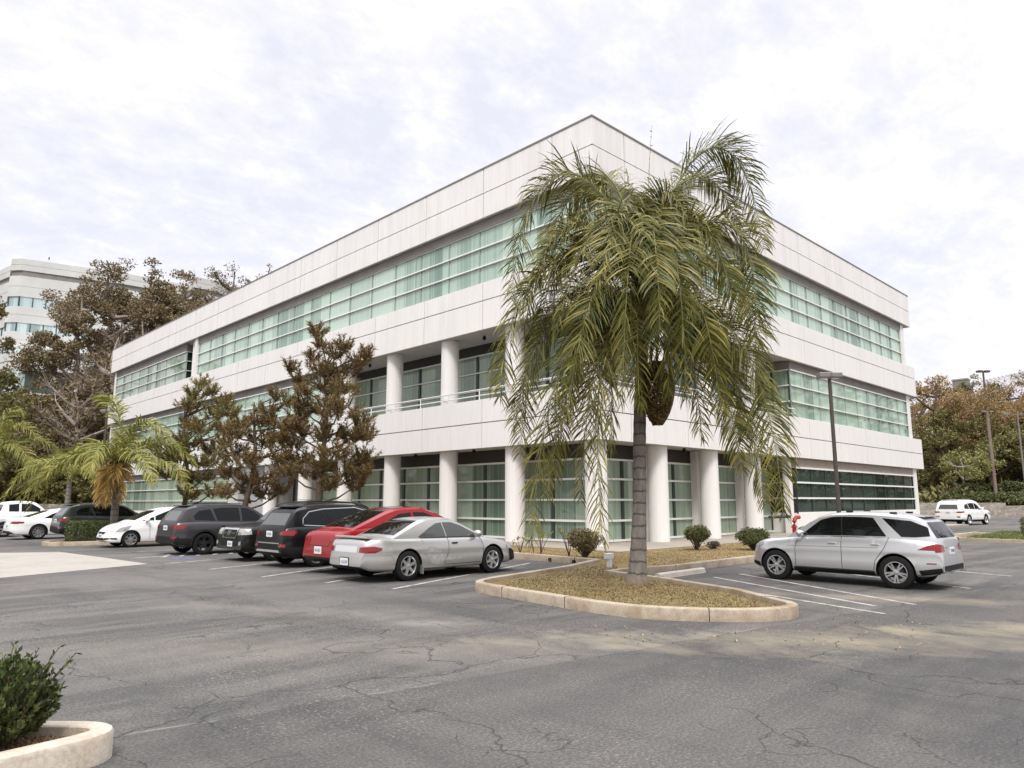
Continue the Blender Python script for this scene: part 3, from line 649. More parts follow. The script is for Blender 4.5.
# ------------------------------------------------------------------ cars
def interp(pts, x):
    if x <= pts[0][0]: return pts[0][1]
    for (a, za), (b_, zb) in zip(pts, pts[1:]):
        if x <= b_:
            t = (x - a) / (b_ - a) if b_ > a else 1
            return za + (zb - za) * t
    return pts[-1][1]
def soften(pts, n=3):
    """Chaikin corner cutting keeps the ends"""
    for _ in range(n):
        q = [pts[0]]
        for a, b_ in zip(pts, pts[1:]):
            q += [(a[0] * .8 + b_[0] * .2, a[1] * .8 + b_[1] * .2), (a[0] * .2 + b_[0] * .8, a[1] * .2 + b_[1] * .8)]
        q.append(pts[-1]); pts = q
    return pts
PROF = [(0, .90), (.04, .955), (.12, .985), (.28, 1.0), (.42, .994), (.55, .985), (.64, .992), (.72, .985), (.84, .965), (.93, .94), (1, .90)]
class Car:
    def __init__(s, name, label, col, spec, loc, rz, group, trim=None, rim='rim', scale=1.0):
        s.sp = spec; s.root = tag(empty(name, loc, rz), label, spec.get('cat', 'car'), group); s.root.scale = (scale,) * 3
        s.paint = M['p_' + col]; s.L = spec['L']; s.W = spec['W']; s.trim = trim
        s.deck = soften(spec['deck'], 2); s.roof = soften(spec['roof'], 3); s.bot = spec['bot']
        s.x0 = -s.L / 2; s.r = spec['r']; s.wx = spec['wheels']
        s.shell(); s.wheels(rim)
    def hw(s, x):
        c = s.sp.get('c', .55); k = s.sp.get('k', .26); t = max(0, (c - x) / c, (x - (s.L - c)) / c)
        kk = k if x > s.L / 2 else s.sp.get('kr', k * .65)
        return s.W / 2 * (1 - kk * t ** 2.4)
    def shell(s):
        rr = s.r + s.sp.get('archgap', .055); xs = set(np.linspace(0, s.L, 74).tolist() + [.02, .05, .1, s.L - .02, s.L - .05, s.L - .1])
        for wx in s.wx:
            xs = {x for x in xs if not (abs(x - wx) < rr + .03)}
            for i in range(25): xs.add(wx - rr * math.cos(math.pi * i / 24))
            xs |= {wx - rr - .004, wx + rr + .004}
        for p in s.sp['roof']: xs.add(p[0])
        xs = sorted(xs); tum = s.sp.get('tumble', .30); verts = []; rings = []
        for x in xs:
            hw = s.hw(x); zt = interp(s.deck, x); z0 = interp(s.bot, x); zb = z0
            for wx in s.wx:
                dx = abs(x - wx)
                if dx <= rr + 1e-6: zb = max(zb, s.r + math.sqrt(max(0, rr * rr - dx * dx)))
            zb = min(zb, zt - .03)
            zr = max(interp(s.roof, x) if s.sp['roof'][0][0] <= x <= s.sp['roof'][-1][0] else zt, zt); gh = zr - zt
            ring = [(0, zb), (hw * .6, zb), (hw * interp(PROF, (zb - z0) / (zt - z0)) - .012, zb)]
            for f in (.0, .06, .14, .26, .38, .5, .6, .66, .74, .84, .93, 1.0):
                z = zb + (zt - zb) * f; fz = (z - z0) / (zt - z0); ring.append((hw * interp(PROF, fz), z + (.01 if f == 0 else 0)))
            wb_ = hw * .885; ring.append((wb_, zt + .004))
            for f in (.3, .6, .82, .93): ring.append((wb_ - tum * gh * f ** 1.25, zt + gh * f + .005))
            wt = wb_ - tum * gh
            ring.append(((wt - .02) * .965 - .02 * min(1, gh * 3), zt + gh * .985 + .007)); ring.append((wt * .85, zt + gh + .010 + .012)); ring.append((wt * .5, zt + gh + .032)); ring.append((0, zt + gh + .04))
            rings.append(len(verts)); s.n = len(ring)
            for (y, z) in ring: verts.append((s.x0 + x, -y, z))
            for (y, z) in ring[-2:0:-1]: verts.append((s.x0 + x, y, z))
        m = 2 * s.n - 2; faces = []; mats = []
        for a, b_ in zip(rings, rings[1:]):
            for j in range(m):
                k = (j + 1) % m; faces.append((a + j, b_ + j, b_ + k, a + k))
                jj = j if j < s.n - 1 else m - 1 - j
                mats.append(1 if jj < 2 else 0)
        faces.append(tuple(rings[0] + j for j in range(m))); mats.append(0); faces.append(tuple(rings[-1] + m - 1 - j for j in range(m))); mats.append(0)
        me = bpy.data.meshes.new('body'); me.from_pydata(verts, [], faces); me.materials.append(s.paint); me.materials.append(M['dark'])
        me.polygons.foreach_set('material_index', mats)
        bm = bmesh.new(); bm.from_mesh(me); bmesh.ops.remove_doubles(bm, verts=bm.verts[:], dist=.0015); bmesh.ops.recalc_face_normals(bm, faces=bm.faces[:])
        s.bvh = BVHTree.FromBMesh(bm); bm.to_mesh(me); bm.free()
        me.polygons.foreach_set('use_smooth', [True] * len(me.polygons)); me.set_sharp_from_angle(angle=R(32))
        o = bpy.data.objects.new('body', me); C.objects.link(o); o.parent = s.root; s.body = o
        b = MB(); wy = s.W / 2 - .27
        b.box(s.x0 + .5, s.x0 + s.L - .5, -wy, wy, .24, min(s.r * 2 + .08, .7)); b.build('underbody', M['dark'], s.root)
    def wheels(s, rim):
        for wx in s.wx:
            for sg in (1, -1):
                T = Matrix.Translation((s.x0 + wx, sg * (s.W / 2 - .015), s.r)) @ Matrix.Rotation(R(-90) * sg, 4, 'X')
                # local z outward
                hb = MB(); hb.lathe([(.001, -.10), (s.r * .30, -.10), (s.r * .42, -.13), (s.r * .42, -.15)], 18, T); wo = hb.build('wheel', M['hub'], s.root, True)
                t = MB(); r_ = s.r; ri = r_ * s.sp.get('rimr', .68)
                t.lathe([(ri, -.21), (r_ * .93, -.215), (r_, -.19), (r_, -.03), (r_ * .985, -.012), (r_ * .93, .0), (ri * 1.06, .004), (ri, -.012), (ri * .97, -.10)], 36, T); t.build('tyre', M['tyre'], wo, True)
                q = MB(); q.lathe([(ri * .97, -.1), (ri * .985, -.012), (ri * 1.0, -.004), (ri * .95, -.002), (ri * .9, -.022), (ri * .88, -.09)], 36, T)
                ns = s.sp.get('spokes', 5); 
                for k in range(ns):
                    a = 2 * math.pi * k / ns + s.sp.get('phase', .3)
                    if s.sp.get('double'): 
                        for da in (-.17, .17): s.spoke(q, T, a + da, ri, .017, .015)
                    else: s.spoke(q, T, a, ri, .036, .024)
                q.lathe([(.001, -.012), (.035, -.013), (ri * .27, -.022), (ri * .3, -.05)], 16, T)
                q.build('rim', M[rim], wo, True)
                if s.trim:   # black wheel-arch trim
                    a_ = MB(); rr = s.r + .055
                    for i in range(20):
                        u0 = -.08 + (math.pi + .16) * i / 20; u1 = -.08 + (math.pi + .16) * (i + 1) / 20
                        def p(u, rad, y): return (s.x0 + wx - rad * math.cos(u), y, s.r + rad * math.sin(u))
                        y0 = sg * (s.W / 2 - .03); y1 = sg * (s.W / 2 + .014)
                        for A, B_ in (((rr - .004, y0), (rr - .004, y1)), ((rr - .004, y1), (rr + .065, y1 - sg * .01)), ((rr + .065, y1 - sg * .01), (rr + .07, y0))):
                            a_.face([p(u0, *A), p(u1, *A), p(u1, *B_), p(u0, *B_)])
                    a_.build('arch_trim', M['dark'], s.root, True)
    def spoke(s, q, T, a, ri, w0, w1):
        Z = Matrix.Rotation(a, 4, 'Z'); i = len(q.v)
        for (x, w, z) in ((ri * .16, w0, -.018), (ri * .93, w1, -.014), (ri * .93, w1 + .01, -.05), (ri * .16, w0 + .01, -.06)):
            for sy in (-1, 1): q.v.append(tuple(T @ Z @ Vector((x, sy * w / 1, z))))
        for f in ((0, 1, 3, 2), (0, 2, 4, 6), (1, 7, 5, 3)): q.f.append(tuple(i + k for k in f)); q.m.append(0)
    def hit(s, side, a, b_):
        """side: L R (a=x, b=z), B F (a=y, b=z), T (a=x, b=y); x from the rear bumper"""
        if side in 'LR':
            sg = 1 if side == 'L' else -1; o = Vector((s.x0 + a, sg * 3, b_)); dr = Vector((0, -sg, 0))
        elif side == 'B': o = Vector((-6, a, b_)); dr = Vector((1, 0, 0))
        elif side == 'F': o = Vector((6, a, b_)); dr = Vector((-1, 0, 0))
        else: o = Vector((s.x0 + a, b_, 4)); dr = Vector((0, 0, -1))
        h = s.bvh.ray_cast(o, dr); return h, dr
    def patch(s, name, side, bot, top, mat, eps=.006, nx=16, ny=6, parent=None, build=True, mb=None):
        """ruled panel between two polylines laid onto the body"""
        def res(pl, n):
            d = [0]
            for p, q in zip(pl, pl[1:]): d.append(d[-1] + math.dist(p, q))
            out_ = []
            for i in range(n + 1):
                t = d[-1] * i / n
                for k in range(len(pl) - 1):
                    if t <= d[k + 1] + 1e-9:
                        u = (t - d[k]) / max(1e-9, d[k + 1] - d[k]); out_.append((pl[k][0] + (pl[k + 1][0] - pl[k][0]) * u, pl[k][1] + (pl[k + 1][1] - pl[k][1]) * u)); break
                else: out_.append(pl[-1])
            return out_
        A = res(bot, nx); B_ = res(top, nx); b = mb or MB(); k0 = len(b.v); ok = True; last = None; okm = []
        for i in range(nx + 1):
            for j in range(ny + 1):
                t = j / ny; a = A[i][0] + (B_[i][0] - A[i][0]) * t; c = A[i][1] + (B_[i][1] - A[i][1]) * t
                h, dr = s.hit(side, a, c)
                if h[0] is None: b.v.append(tuple(last if last else (0, 0, .5))); okm.append(False); continue
                nn = h[1]; nn = nn if nn.dot(dr) < 0 else -nn
                last = h[0] + nn * eps; b.v.append(tuple(last)); okm.append(True)
        for i in range(nx):
            for j in range(ny):
                q = (i * (ny + 1) + j, (i + 1) * (ny + 1) + j, (i + 1) * (ny + 1) + j + 1, i * (ny + 1) + j + 1)
                if all(okm[k] for k in q): b.f.append(tuple(k0 + k for k in q)); b.m.append(0)
        if mb or not build: return b
        return b.build(name, mat, parent or s.root, True)
    def both(s, name, bot, top, mat, **k):
        return [s.patch(name, sd, bot, top, mat, **k) for sd in 'LR']
    def rib(s, name, side, pts, wd, mat, eps=.003, mb=None, parent=None):
        b = mb or MB()
        for p, q in zip(pts, pts[1:]):
            d_ = Vector((q[0] - p[0], q[1] - p[1])); l = d_.length; n_ = Vector((-d_.y, d_.x)) / l * wd / 2
            k = max(2, int(l / .08))
            s.patch(name, side, [(p[0] - n_.x, p[1] - n_.y), (q[0] - n_.x, q[1] - n_.y)], [(p[0] + n_.x, p[1] + n_.y), (q[0] + n_.x, q[1] + n_.y)], mat, eps=eps, nx=k, ny=1, mb=b)
        if mb: return b
        return b.build(name, mat, parent or s.root)
    def block(s, name, side, a, b_, sx, sz, dp, mat, lift=0, parent=None):
        """a small bevelled block standing on the body at (a, b)"""
        h, dr = s.hit(side, a, b_)
        if h[0] is None: return None
        p = h[0]; b = MB()
        if side in 'LR': b.box(p.x - sx / 2, p.x + sx / 2, p.y - (dp if dr.y > 0 else -lift), p.y + (dp if dr.y < 0 else -lift), p.z - sz / 2, p.z + sz / 2)
        elif side in 'BF':
            g = -1 if side == 'B' else 1; x0, x1 = sorted((p.x, p.x + g * dp)); b.box(x0, x1, p.y - sx / 2, p.y + sx / 2, p.z - sz / 2, p.z + sz / 2)
        else: b.box(p.x - sx / 2, p.x + sx / 2, p.y - sz / 2, p.y + sz / 2, p.z, p.z + dp)
        o = b.build(name, mat, parent or s.root); bevel(o, min(sx, sz, dp) * .3, 2); return o
    def mirror(s, x, z, mat=None):
        for sg, sd in ((1, 'L'), (-1, 'R')):
            h, dr = s.hit(sd, x, z); p = h[0]; b = MB(); T = Matrix.Translation((p.x, p.y + sg * .13, z + .05)) @ Matrix.Scale(.09, 4, (1, 0, 0)) @ Matrix.Scale(.13, 4, (0, 1, 0)) @ Matrix.Scale(.085, 4, (0, 0, 1))
            b.lathe([(.001, -1), (.6, -.85), (.92, -.45), (1, 0), (.92, .5), (.6, .85), (.001, 1)], 12, T)
            b.box(p.x - .02, p.x + .03, min(p.y, p.y + sg * .1), max(p.y, p.y + sg * .1), z - .02, z + .02)
            b.build('mirror', mat or s.paint, s.root, True)
    def door(s, pts): 
        for sd in 'LR': s.rib('door_seam', sd, pts, .012, M['dark'])
    def plate(s, side, y, z, figures=True):
        o = s.block('number_plate', side, y, z, .32, .16, .018, M['plate'])
        h, dr = s.hit(side, y, z); g = -1 if side == 'B' else 1; b = MB(); q = random.Random(int(s.L * 100 + z * 50))
        for k in range(7):
            yy = y - .12 + k * .037; x0 = h[0].x + g * .019; x1 = h[0].x + g * .0215; a0, a1 = min(x0, x1), max(x0, x1)
            b.box(a0, a1, yy, yy + .008, z - .035, z + .03)
            if q.random() < .6: b.box(a0, a1, yy + .0085, yy + .022, z + (.022 if q.random() < .5 else -.035), z + (.03 if q.random() < .5 else -.027) + .01)
        b.build('plate_figures', M['bluegrey'], o)
        return o

SUVM = dict(cat='suv', L=4.54, W=1.92, r=.375, rimr=.66, wheels=[.95, 3.80], tumble=.26, c=.6, k=.30, spokes=5, double=True,
    deck=[(0, .62), (.03, .92), (.10, 1.09), (.9, 1.15), (2.4, 1.14), (3.35, 1.10), (4.0, 1.03), (4.32, .95), (4.48, .80), (4.54, .5)],
    roof=[(.05, 1.09), (.14, 1.25), (.34, 1.56), (.62, 1.655), (1.2, 1.71), (1.9, 1.73), (2.4, 1.70), (2.78, 1.60), (3.50, 1.10)],
    bot=[(0, .42), (.25, .33), (.9, .27), (4.0, .27), (4.4, .30), (4.54, .36)])
def suv_common(c, belt=1.07, rear_glass=(1.12, 1.50), win=None):
    for w_ in win: c.both('window', w_[0], w_[1], M['carglass'], eps=.007)
# --- silver SUV on the right
def make_silver_suv():
    c = Car('parked_suv', 'silver SUV parked on the right with five-spoke alloy wheels and wrap-around tail lamps', 'silver2', SUVM, (0, 0, 0), 0, None)
    c.both('window', [(.22, 1.22), (.5, 1.19), (.80, 1.19)], [(.26, 1.42), (.60, 1.56), (1.22, 1.615)], M['carglass'])
    c.both('window', [(1.12, 1.19), (2.12, 1.18)], [(1.42, 1.62), (1.7, 1.635), (2.14, 1.635)], M['carglass'])
    c.both('window', [(2.15, 1.18), (3.10, 1.16)], [(2.17, 1.635), (2.4, 1.62), (2.66, 1.55), (3.10, 1.20)], M['carglass'])
    c.both('door_pillar', [(2.10, 1.185), (2.17, 1.185)], [(2.12, 1.63), (2.19, 1.63)], M['dark'], eps=.005, nx=2)
    for sd in 'LR':
        c.rib('window_trim', sd, [(1.05, 1.165), (3.2, 1.14)], .022, M['chrome'], .009)
        c.rib('crease_shade_strip', sd, [(1.3, .92), (3.5, .89)], .012, M['seam'], .004)  # dark strip painted in for the shade along the body crease
    c.patch('windshield', 'T', [(2.84, -.56), (3.40, -.70)], [(2.84, .56), (3.40, .70)], M['carglass'], nx=10, ny=10)
    c.patch('rear_window', 'B', [(-.72, 1.18), (.72, 1.18)], [(-.60, 1.53), (.60, 1.53)], M['carglass'], nx=14)
    c.block('spoiler', 'T', .48, 0, .26, 1.06, .03, M['p_silver2'])
    c.door([(1.42, .40), (1.38, .62), (1.16, .92), (1.06, 1.18)]); c.door([(2.14, .38), (2.14, 1.18)]); c.door([(3.28, .38), (3.28, .85), (3.20, 1.12)]); c.door([(1.42, .38), (3.28, .38)])
    for sd in 'LR':
        for x in (1.36, 2.36): c.block('door_handle', sd, x, 1.0, .19, .035, .035, M['p_silver2'])
    c.both('tail_light', [(.02, .90), (.46, .91)], [(.05, 1.04), (.14, 1.05), (.24, 1.02)], M['taillight'], eps=.01)
    for y in (-1, 1): c.patch('tail_light', 'B', [(y * .84, .86), (y * .56, .88)], [(y * .84, 1.05), (y * .58, 1.02)], M['taillight'], eps=.012, nx=8)
    c.both('headlight', [(4.15, .86), (4.5, .78)], [(4.15, .96), (4.42, .88)], M['palelens'], eps=.01)
    c.both('bumper_reflector', [(.12, .60), (.30, .60)], [(.12, .625), (.30, .625)], M['taillight'], eps=.008, ny=1)
    c.both('lower_cladding', [(0.03, .40), (.42, .34)], [(0.03, .52), (.46, .45)], M['dark'], eps=.006)
    c.both('lower_cladding', [(1.40, .28), (3.34, .28)], [(1.40, .37), (3.34, .37)], M['dark'], eps=.008)
    c.both('lower_cladding', [(4.24, .32), (4.55, .36)], [(4.28, .44), (4.55, .46)], M['dark'], eps=.008)
    c.patch('lower_cladding', 'B', [(-.78, .44), (.78, .44)], [(-.78, .56), (.78, .56)], M['dark'], eps=.008)
    for y in (-.5, .5):
        b = MB(); b.box(-2.34, -2.27, y - .12, y + .12, .38, .44); b.build('exhaust', M['chrome'], c.root)
    c.plate('B', 0, .88); c.mirror(3.12, 1.16)
    for sd in 'LR': c.rib('roof_rail', 'T', [(1.0, .56 if sd == 'L' else -.56), (2.5, .56 if sd == 'L' else -.56)], .04, M['chrome'], .03)
    for y in (-.56, .56):
        for x in (1.02, 2.02): c.block('roof_rail_foot', 'T', x, y, .16, .05, .045, M['dark'])
    return c
def place(c, rear_near=None, loc=None, rz=0):
    c.root.location = loc; c.root.rotation_euler.z = rz
c = make_silver_suv(); place(c, loc=(-3.74, -10.38, 0), rz=R(90)); c.root.scale = (.91, .91, .89)

# --- silver coupe
COUPE = dict(cat='car', L=4.83, W=1.80, r=.335, rimr=.66, wheels=[1.13, 3.80], tumble=.42, c=.75, k=.30, kr=.30, spokes=6, archgap=.05,
    deck=[(0, .52), (.02, .66), (.06, .84), (.16, .93), (.6, .945), (1.1, .935), (2.4, .91), (3.5, .90), (4.1, .82), (4.55, .70), (4.78, .55), (4.83, .42)],
    roof=[(.72, .94), (1.0, 1.06), (1.66, 1.34), (2.25, 1.39), (2.7, 1.35), (3.62, .89)],
    bot=[(0, .36), (.2, .27), (1., .22), (4.0, .22), (4.83, .25)])
c = Car('parked_coupe', 'silver two-door coupe with a dented rear quarter panel, parked beside the island', 'champagne', COUPE, (0, 0, 0), 0, 'cars parked nose-in at the left front')
c.both('window', [(1.44, .965), (2.30, .95)], [(1.84, 1.17), (2.06, 1.265), (2.24, 1.285)], M['carglasspale'])
c.both('window', [(2.34, .95), (3.36, .94)], [(2.28, 1.288), (2.55, 1.285), (2.82, 1.21), (3.36, .96)], M['carglasspale'])
for sd in 'LR': c.rib('window_trim', sd, [(1.50, .945), (3.36, .925)], .018, M['dark'], .008); c.rib('side_moulding', sd, [(1.5, .60), (3.42, .58)], .02, M['p_champagne'], .012)
c.patch('windshield', 'T', [(2.88, -.50), (3.50, -.66)], [(2.88, .50), (3.50, .66)], M['carglass'], nx=10, ny=10)
c.patch('rear_window', 'T', [(.86, -.64), (1.62, -.50)], [(.86, .64), (1.62, .50)], M['carglass'], nx=10, ny=10)
c.block('spoiler', 'T', .20, 0, .16, 1.28, .05, M['p_champagne'])
c.door([(2.18, .34), (2.32, .60), (2.33, .95)]); c.door([(3.44, .34), (3.46, .7), (3.38, .93)]); c.door([(2.2, .31), (3.44, .31)])
for sd in 'LR': c.block('door_handle', sd, 2.52, .80, .17, .035, .03, M['dark'])
c.both('tail_light', [(.05, .66), (.25, .66), (.40, .71)], [(.05, .79), (.25, .80), (.42, .76)], M['taillight'], eps=.008)
for y in (-1, 1): c.patch('tail_light', 'B', [(y * .80, .66), (y * .52, .67)], [(y * .80, .79), (y * .52, .78)], M['taillight'], eps=.01, nx=8)
c.patch('trunk_panel', 'B', [(-.44, .66), (.44, .66)], [(-.44, .80), (.44, .80)], M['p_whitegrey'], eps=.006)
c.both('headlight', [(4.32, .60), (4.7, .50)], [(4.30, .70), (4.62, .61)], M['palelens'], eps=.008)
c.both('bumper_damage', [(4.44, .28), (4.80, .30)], [(4.40, .60), (4.78, .50)], M['dark'], eps=.01)
c.patch('dented_panel', 'R', [(1.80, .36), (2.0, .30), (2.16, .36)], [(1.62, .60), (1.72, .76), (1.98, .70), (2.2, .52)], M['primer'], eps=.004)
c.patch('dented_panel', 'R', [(2.2, .40), (2.7, .42)], [(2.24, .47), (2.7, .50)], M['primer'], eps=.004)
c.plate('B', .02, .45); 
o = c.block('plate_frame', 'B', .02, .45, .37, .2, .01, M['dark']); c.mirror(3.24, .95)
for sd in 'LR': c.rib('bumper_seam', sd, [(0.02, .60), (.62, .60), (.78, .40)], .008, M['seam'])
for sg in (-1, 1):
    b = MB(); b.box(-2.415 + 1.13 + .36, -2.415 + 1.13 + .38, sg * .86 - .09, sg * .86 + .02, .14, .34); b.build('mud_flap', M['p_champagne'], c.root)
coupe = c; place(c, loc=(-9.70, -2.4, 0), rz=R(1.5))

# --- red sedan
SEDAN = dict(cat='car', L=4.85, W=1.82, r=.34, rimr=.70, wheels=[1.1, 3.92], tumble=.40, c=.7, k=.30, spokes=5,
    deck=[(0, .50), (.02, .66), (.05, .82), (.14, .90), (.5, .97), (.9, 1.0), (2.0, .96), (3.5, .95), (4.3, .85), (4.7, .68), (4.85, .48)],
    roof=[(.48, .97), (.9, 1.13), (1.6, 1.39), (2.2, 1.45), (2.8, 1.40), (3.85, .93)],
    bot=[(0, .34), (.2, .24), (1., .19), (4.0, .19), (4.85, .22)])
c = Car('parked_sedan', 'glossy red sedan parked between the silver coupe and a black SUV', 'red', SEDAN, (0, 0, 0), 0, 'cars parked nose-in at the left front')
c.both('window', [(1.20, 1.04), (2.20, 1.0)], [(1.55, 1.20), (1.8, 1.30), (2.16, 1.335)], M['carglass']); c.both('window', [(2.28, 1.0), (3.3, .98)], [(2.24, 1.34), (2.6, 1.33), (2.9, 1.22), (3.3, 1.03)], M['carglass'])
c.patch('windshield', 'T', [(2.95, -.54), (3.70, -.68)], [(2.95, .54), (3.70, .68)], M['carglass'], nx=10, ny=10)
c.patch('rear_window', 'T', [(.52, -.62), (1.58, -.52)], [(.52, .62), (1.58, .52)], M['carglass'], nx=12, ny=10)
c.patch('glass_roof', 'T', [(1.72, -.50), (2.75, -.50)], [(1.72, .50), (2.75, .50)], M['carglass'], nx=12, ny=10)
c.both('tail_light', [(.05, .72), (.50, .78)], [(.04, .83), (.5, .87)], M['taillight'], eps=.008)
for y in (-1, 1): c.patch('tail_light', 'B', [(y * .84, .72), (y * .46, .74)], [(y * .84, .83), (y * .50, .81)], M['taillight'], eps=.01, nx=8)
c.patch('rear_diffuser', 'B', [(-.7, .26), (.7, .26)], [(-.74, .38), (.74, .38)], M['dark'], eps=.01)
c.plate('B', 0, .52); c.door([(2.24, .3), (2.26, 1.0)]); c.door([(3.4, .3), (3.4, .95)]); c.mirror(3.2, 1.0)
for sd in 'LR': c.rib('bumper_seam', sd, [(.02, .70), (.5, .72), (.74, .6)], .008, M['dark']); c.rib('window_trim', sd, [(1.2, 1.02), (3.4, .965)], .016, M['dark'], .009)
c.rib('trunk_seam', 'B', [(-.52, .82), (-.46, .62), (.46, .62), (.52, .82)], .01, M['dark']); c.both('headlight', [(4.3, .68), (4.72, .56)], [(4.3, .78), (4.68, .66)], M['palelens'])
place(c, loc=(-9.0, -.32, 0), rz=R(2)); c.root.scale = (1.09, 1.0, 1.12)

# --- black SUV, rear to the aisle
SUVB = dict(cat='suv', L=4.70, W=1.88, r=.365, rimr=.70, wheels=[.98, 3.84], tumble=.30, c=.6, k=.30, spokes=5, double=True,
    deck=[(0, .60), (.03, .95), (.10, 1.08), (.9, 1.10), (2.4, 1.05), (3.45, 1.03), (4.2, .96), (4.5, .86), (4.66, .68), (4.70, .5)],
    roof=[(.08, 1.08), (.30, 1.38), (.42, 1.56), (.9, 1.645), (1.8, 1.67), (2.4, 1.65), (2.75, 1.57), (3.55, 1.03)],
    bot=[(0, .40), (.25, .30), (.9, .25), (4.0, .25), (4.5, .28), (4.70, .34)])
def suv_rear(name, label, col, loc, rz, group, rim='rim', trim=None, rails='chrome', sill=None, spec=SUVB, chromeline=None, scale=1, clad='dark'):
    c = Car(name, label, col, spec, (0, 0, 0), 0, group, trim=trim, rim=rim)
    c.both('window', [(.66, 1.17), (1.36, 1.13)], [(.62, 1.30), (.80, 1.46), (1.20, 1.52)], M['carglass'])
    c.both('window', [(1.44, 1.13), (2.26, 1.11)], [(1.30, 1.53), (1.6, 1.565), (2.22, 1.565)], M['carglass'])
    c.both('window', [(2.34, 1.11), (3.16, 1.09)], [(2.30, 1.565), (2.55, 1.54), (2.82, 1.42), (3.16, 1.14)], M['carglass'])
    c.patch('windshield', 'T', [(2.84, -.54), (3.42, -.68)], [(2.84, .54), (3.42, .68)], M['carglass'], nx=10, ny=10)
    c.patch('rear_window', 'B', [(-.66, 1.14), (.66, 1.14)], [(-.56, 1.46), (.56, 1.46)], M['carglasspale'], nx=14)
    c.block('spoiler', 'T', .56, 0, .26, 1.06, .03, M['p_' + col])
    c.door([(1.30, .42), (1.42, .80), (1.42, 1.1)]); c.door([(2.30, .33), (2.30, 1.09)]); c.door([(3.32, .36), (3.30, .85), (3.24, 1.06)])
    for sd in 'LR':
        for x in (1.62, 2.55): c.block('door_handle', sd, x, .96, .19, .035, .035, M[chromeline] if chromeline else M['p_' + col])
        if chromeline: c.rib('window_trim', sd, [(.60, 1.14), (1.4, 1.095), (3.26, 1.06)], .02, M[chromeline], .009); c.rib('window_trim', sd, [(.56, 1.16), (.58, 1.32), (.78, 1.50), (1.25, 1.575), (2.3, 1.61), (2.75, 1.50), (3.26, 1.10)], .02, M[chromeline], .009)
    c.both('tail_light', [(.02, .87), (.36, .92)], [(.03, .99), (.34, 1.01)], M['taillight'], eps=.01)
    for y in (-1, 1): c.patch('tail_light', 'B', [(y * .88, .87), (y * .56, .89)], [(y * .88, .99), (y * .56, .96)], M['taillight'], eps=.01, nx=8)
    c.both('lower_cladding', [(1.46, .26), (3.36, .26)], [(1.46, .40), (3.36, .40)], M['dark'], eps=.008)
    c.both('lower_cladding', [(.03, .38), (.50, .32)], [(.03, .58), (.52, .56)], M[clad], eps=.008)
    c.patch('lower_cladding', 'B', [(-.84, .40), (.84, .40)], [(-.84, .62), (.84, .62)], M[clad], eps=.008)
    for y in (-1, 1): c.patch('bumper_reflector', 'B', [(y * .80, .56), (y * .58, .56)], [(y * .80, .64), (y * .58, .64)], M['taillight'], eps=.013, nx=4)
    if sill: c.patch('skid_plate', 'B', [(-.66, .42), (.66, .42)], [(-.60, .48), (.60, .48)], M['rim'], eps=.016); c.rib('bumper_strip', 'B', [(-.6, .66), (.6, .66)], .025, M['rim'], .014)
    c.plate('B', 0, .90); c.mirror(3.16, 1.13)
    for y in (-.56, .56): c.rib('roof_rail', 'T', [(.8, y), (2.4, y)], .045, M[rails], .045)
    c.both('headlight', [(4.2, .80), (4.56, .72)], [(4.22, .90), (4.5, .84)], M['palelens'])
    place(c, loc=loc, rz=rz); c.root.scale = (scale,) * 3; return c
suv_rear('parked_suv', 'black SUV with silver window trim and skid plate, beside the red sedan', 'black', (-9.35, 2.3, 0), R(2), 'cars parked nose-in at the left front', chromeline='chrome', sill=True)
# --- black SUV backed in, chrome grille outwards
PIL = dict(SUVB); PIL.update(L=4.85, W=1.98, wheels=[1.0, 3.80], tumble=.22, k=.16, c=.5, double=False,
    deck=[(0, .60), (.03, 1.0), (.10, 1.12), (2.4, 1.10), (3.55, 1.10), (4.3, 1.04), (4.68, 1.0), (4.78, .92), (4.85, .6)],
    roof=[(.06, 1.12), (.25, 1.5), (.4, 1.70), (1.2, 1.77), (2.2, 1.78), (2.75, 1.74), (3.0, 1.66), (3.6, 1.10)],
    bot=[(0, .42), (.9, .30), (4.0, .30), (4.85, .36)])
c = Car('parked_suv', 'boxy black SUV backed in, with a chrome grille and pale headlights facing the aisle', 'blackpilot', PIL, (0, 0, 0), 0, None, trim=True)
c.both('window', [(.5, 1.18), (1.3, 1.17)], [(.5, 1.60), (1.3, 1.64)], M['carglass']); c.both('window', [(1.38, 1.17), (2.3, 1.16)], [(1.38, 1.64), (2.3, 1.65)], M['carglass']); c.both('window', [(2.38, 1.16), (3.25, 1.15)], [(2.38, 1.65), (2.8, 1.62), (3.25, 1.30)], M['carglass'])
c.patch('windshield', 'F', [(-.72, 1.20), (.72, 1.20)], [(-.64, 1.62), (.64, 1.62)], M['carglasspale'], nx=14, ny=8)
c.patch('grille_frame', 'F', [(-.44, .68), (.44, .68)], [(-.50, .98), (.50, .98)], M['chrome'], eps=.02)
c.patch('grille', 'F', [(-.36, .72), (.36, .72)], [(-.42, .93), (.42, .93)], M['dark'], eps=.03)
c.patch('grille_badge', 'F', [(-.10, .76), (.10, .76)], [(-.12, .90), (.12, .90)], M['chrome'], eps=.042, nx=4, ny=3)
c.rib('grille_bar', 'F', [(-.38, .83), (.38, .83)], .035, M['chrome'], .038)
for y in (-1, 1):
    c.patch('headlight', 'F', [(y * .90, .80), (y * .52, .78)], [(y * .90, .97), (y * .53, .97)], M['palelens'], eps=.015, nx=8)
    c.patch('fog_lamp', 'F', [(y * .80, .50), (y * .68, .50)], [(y * .80, .60), (y * .68, .60)], M['palelens'], eps=.015, nx=4)
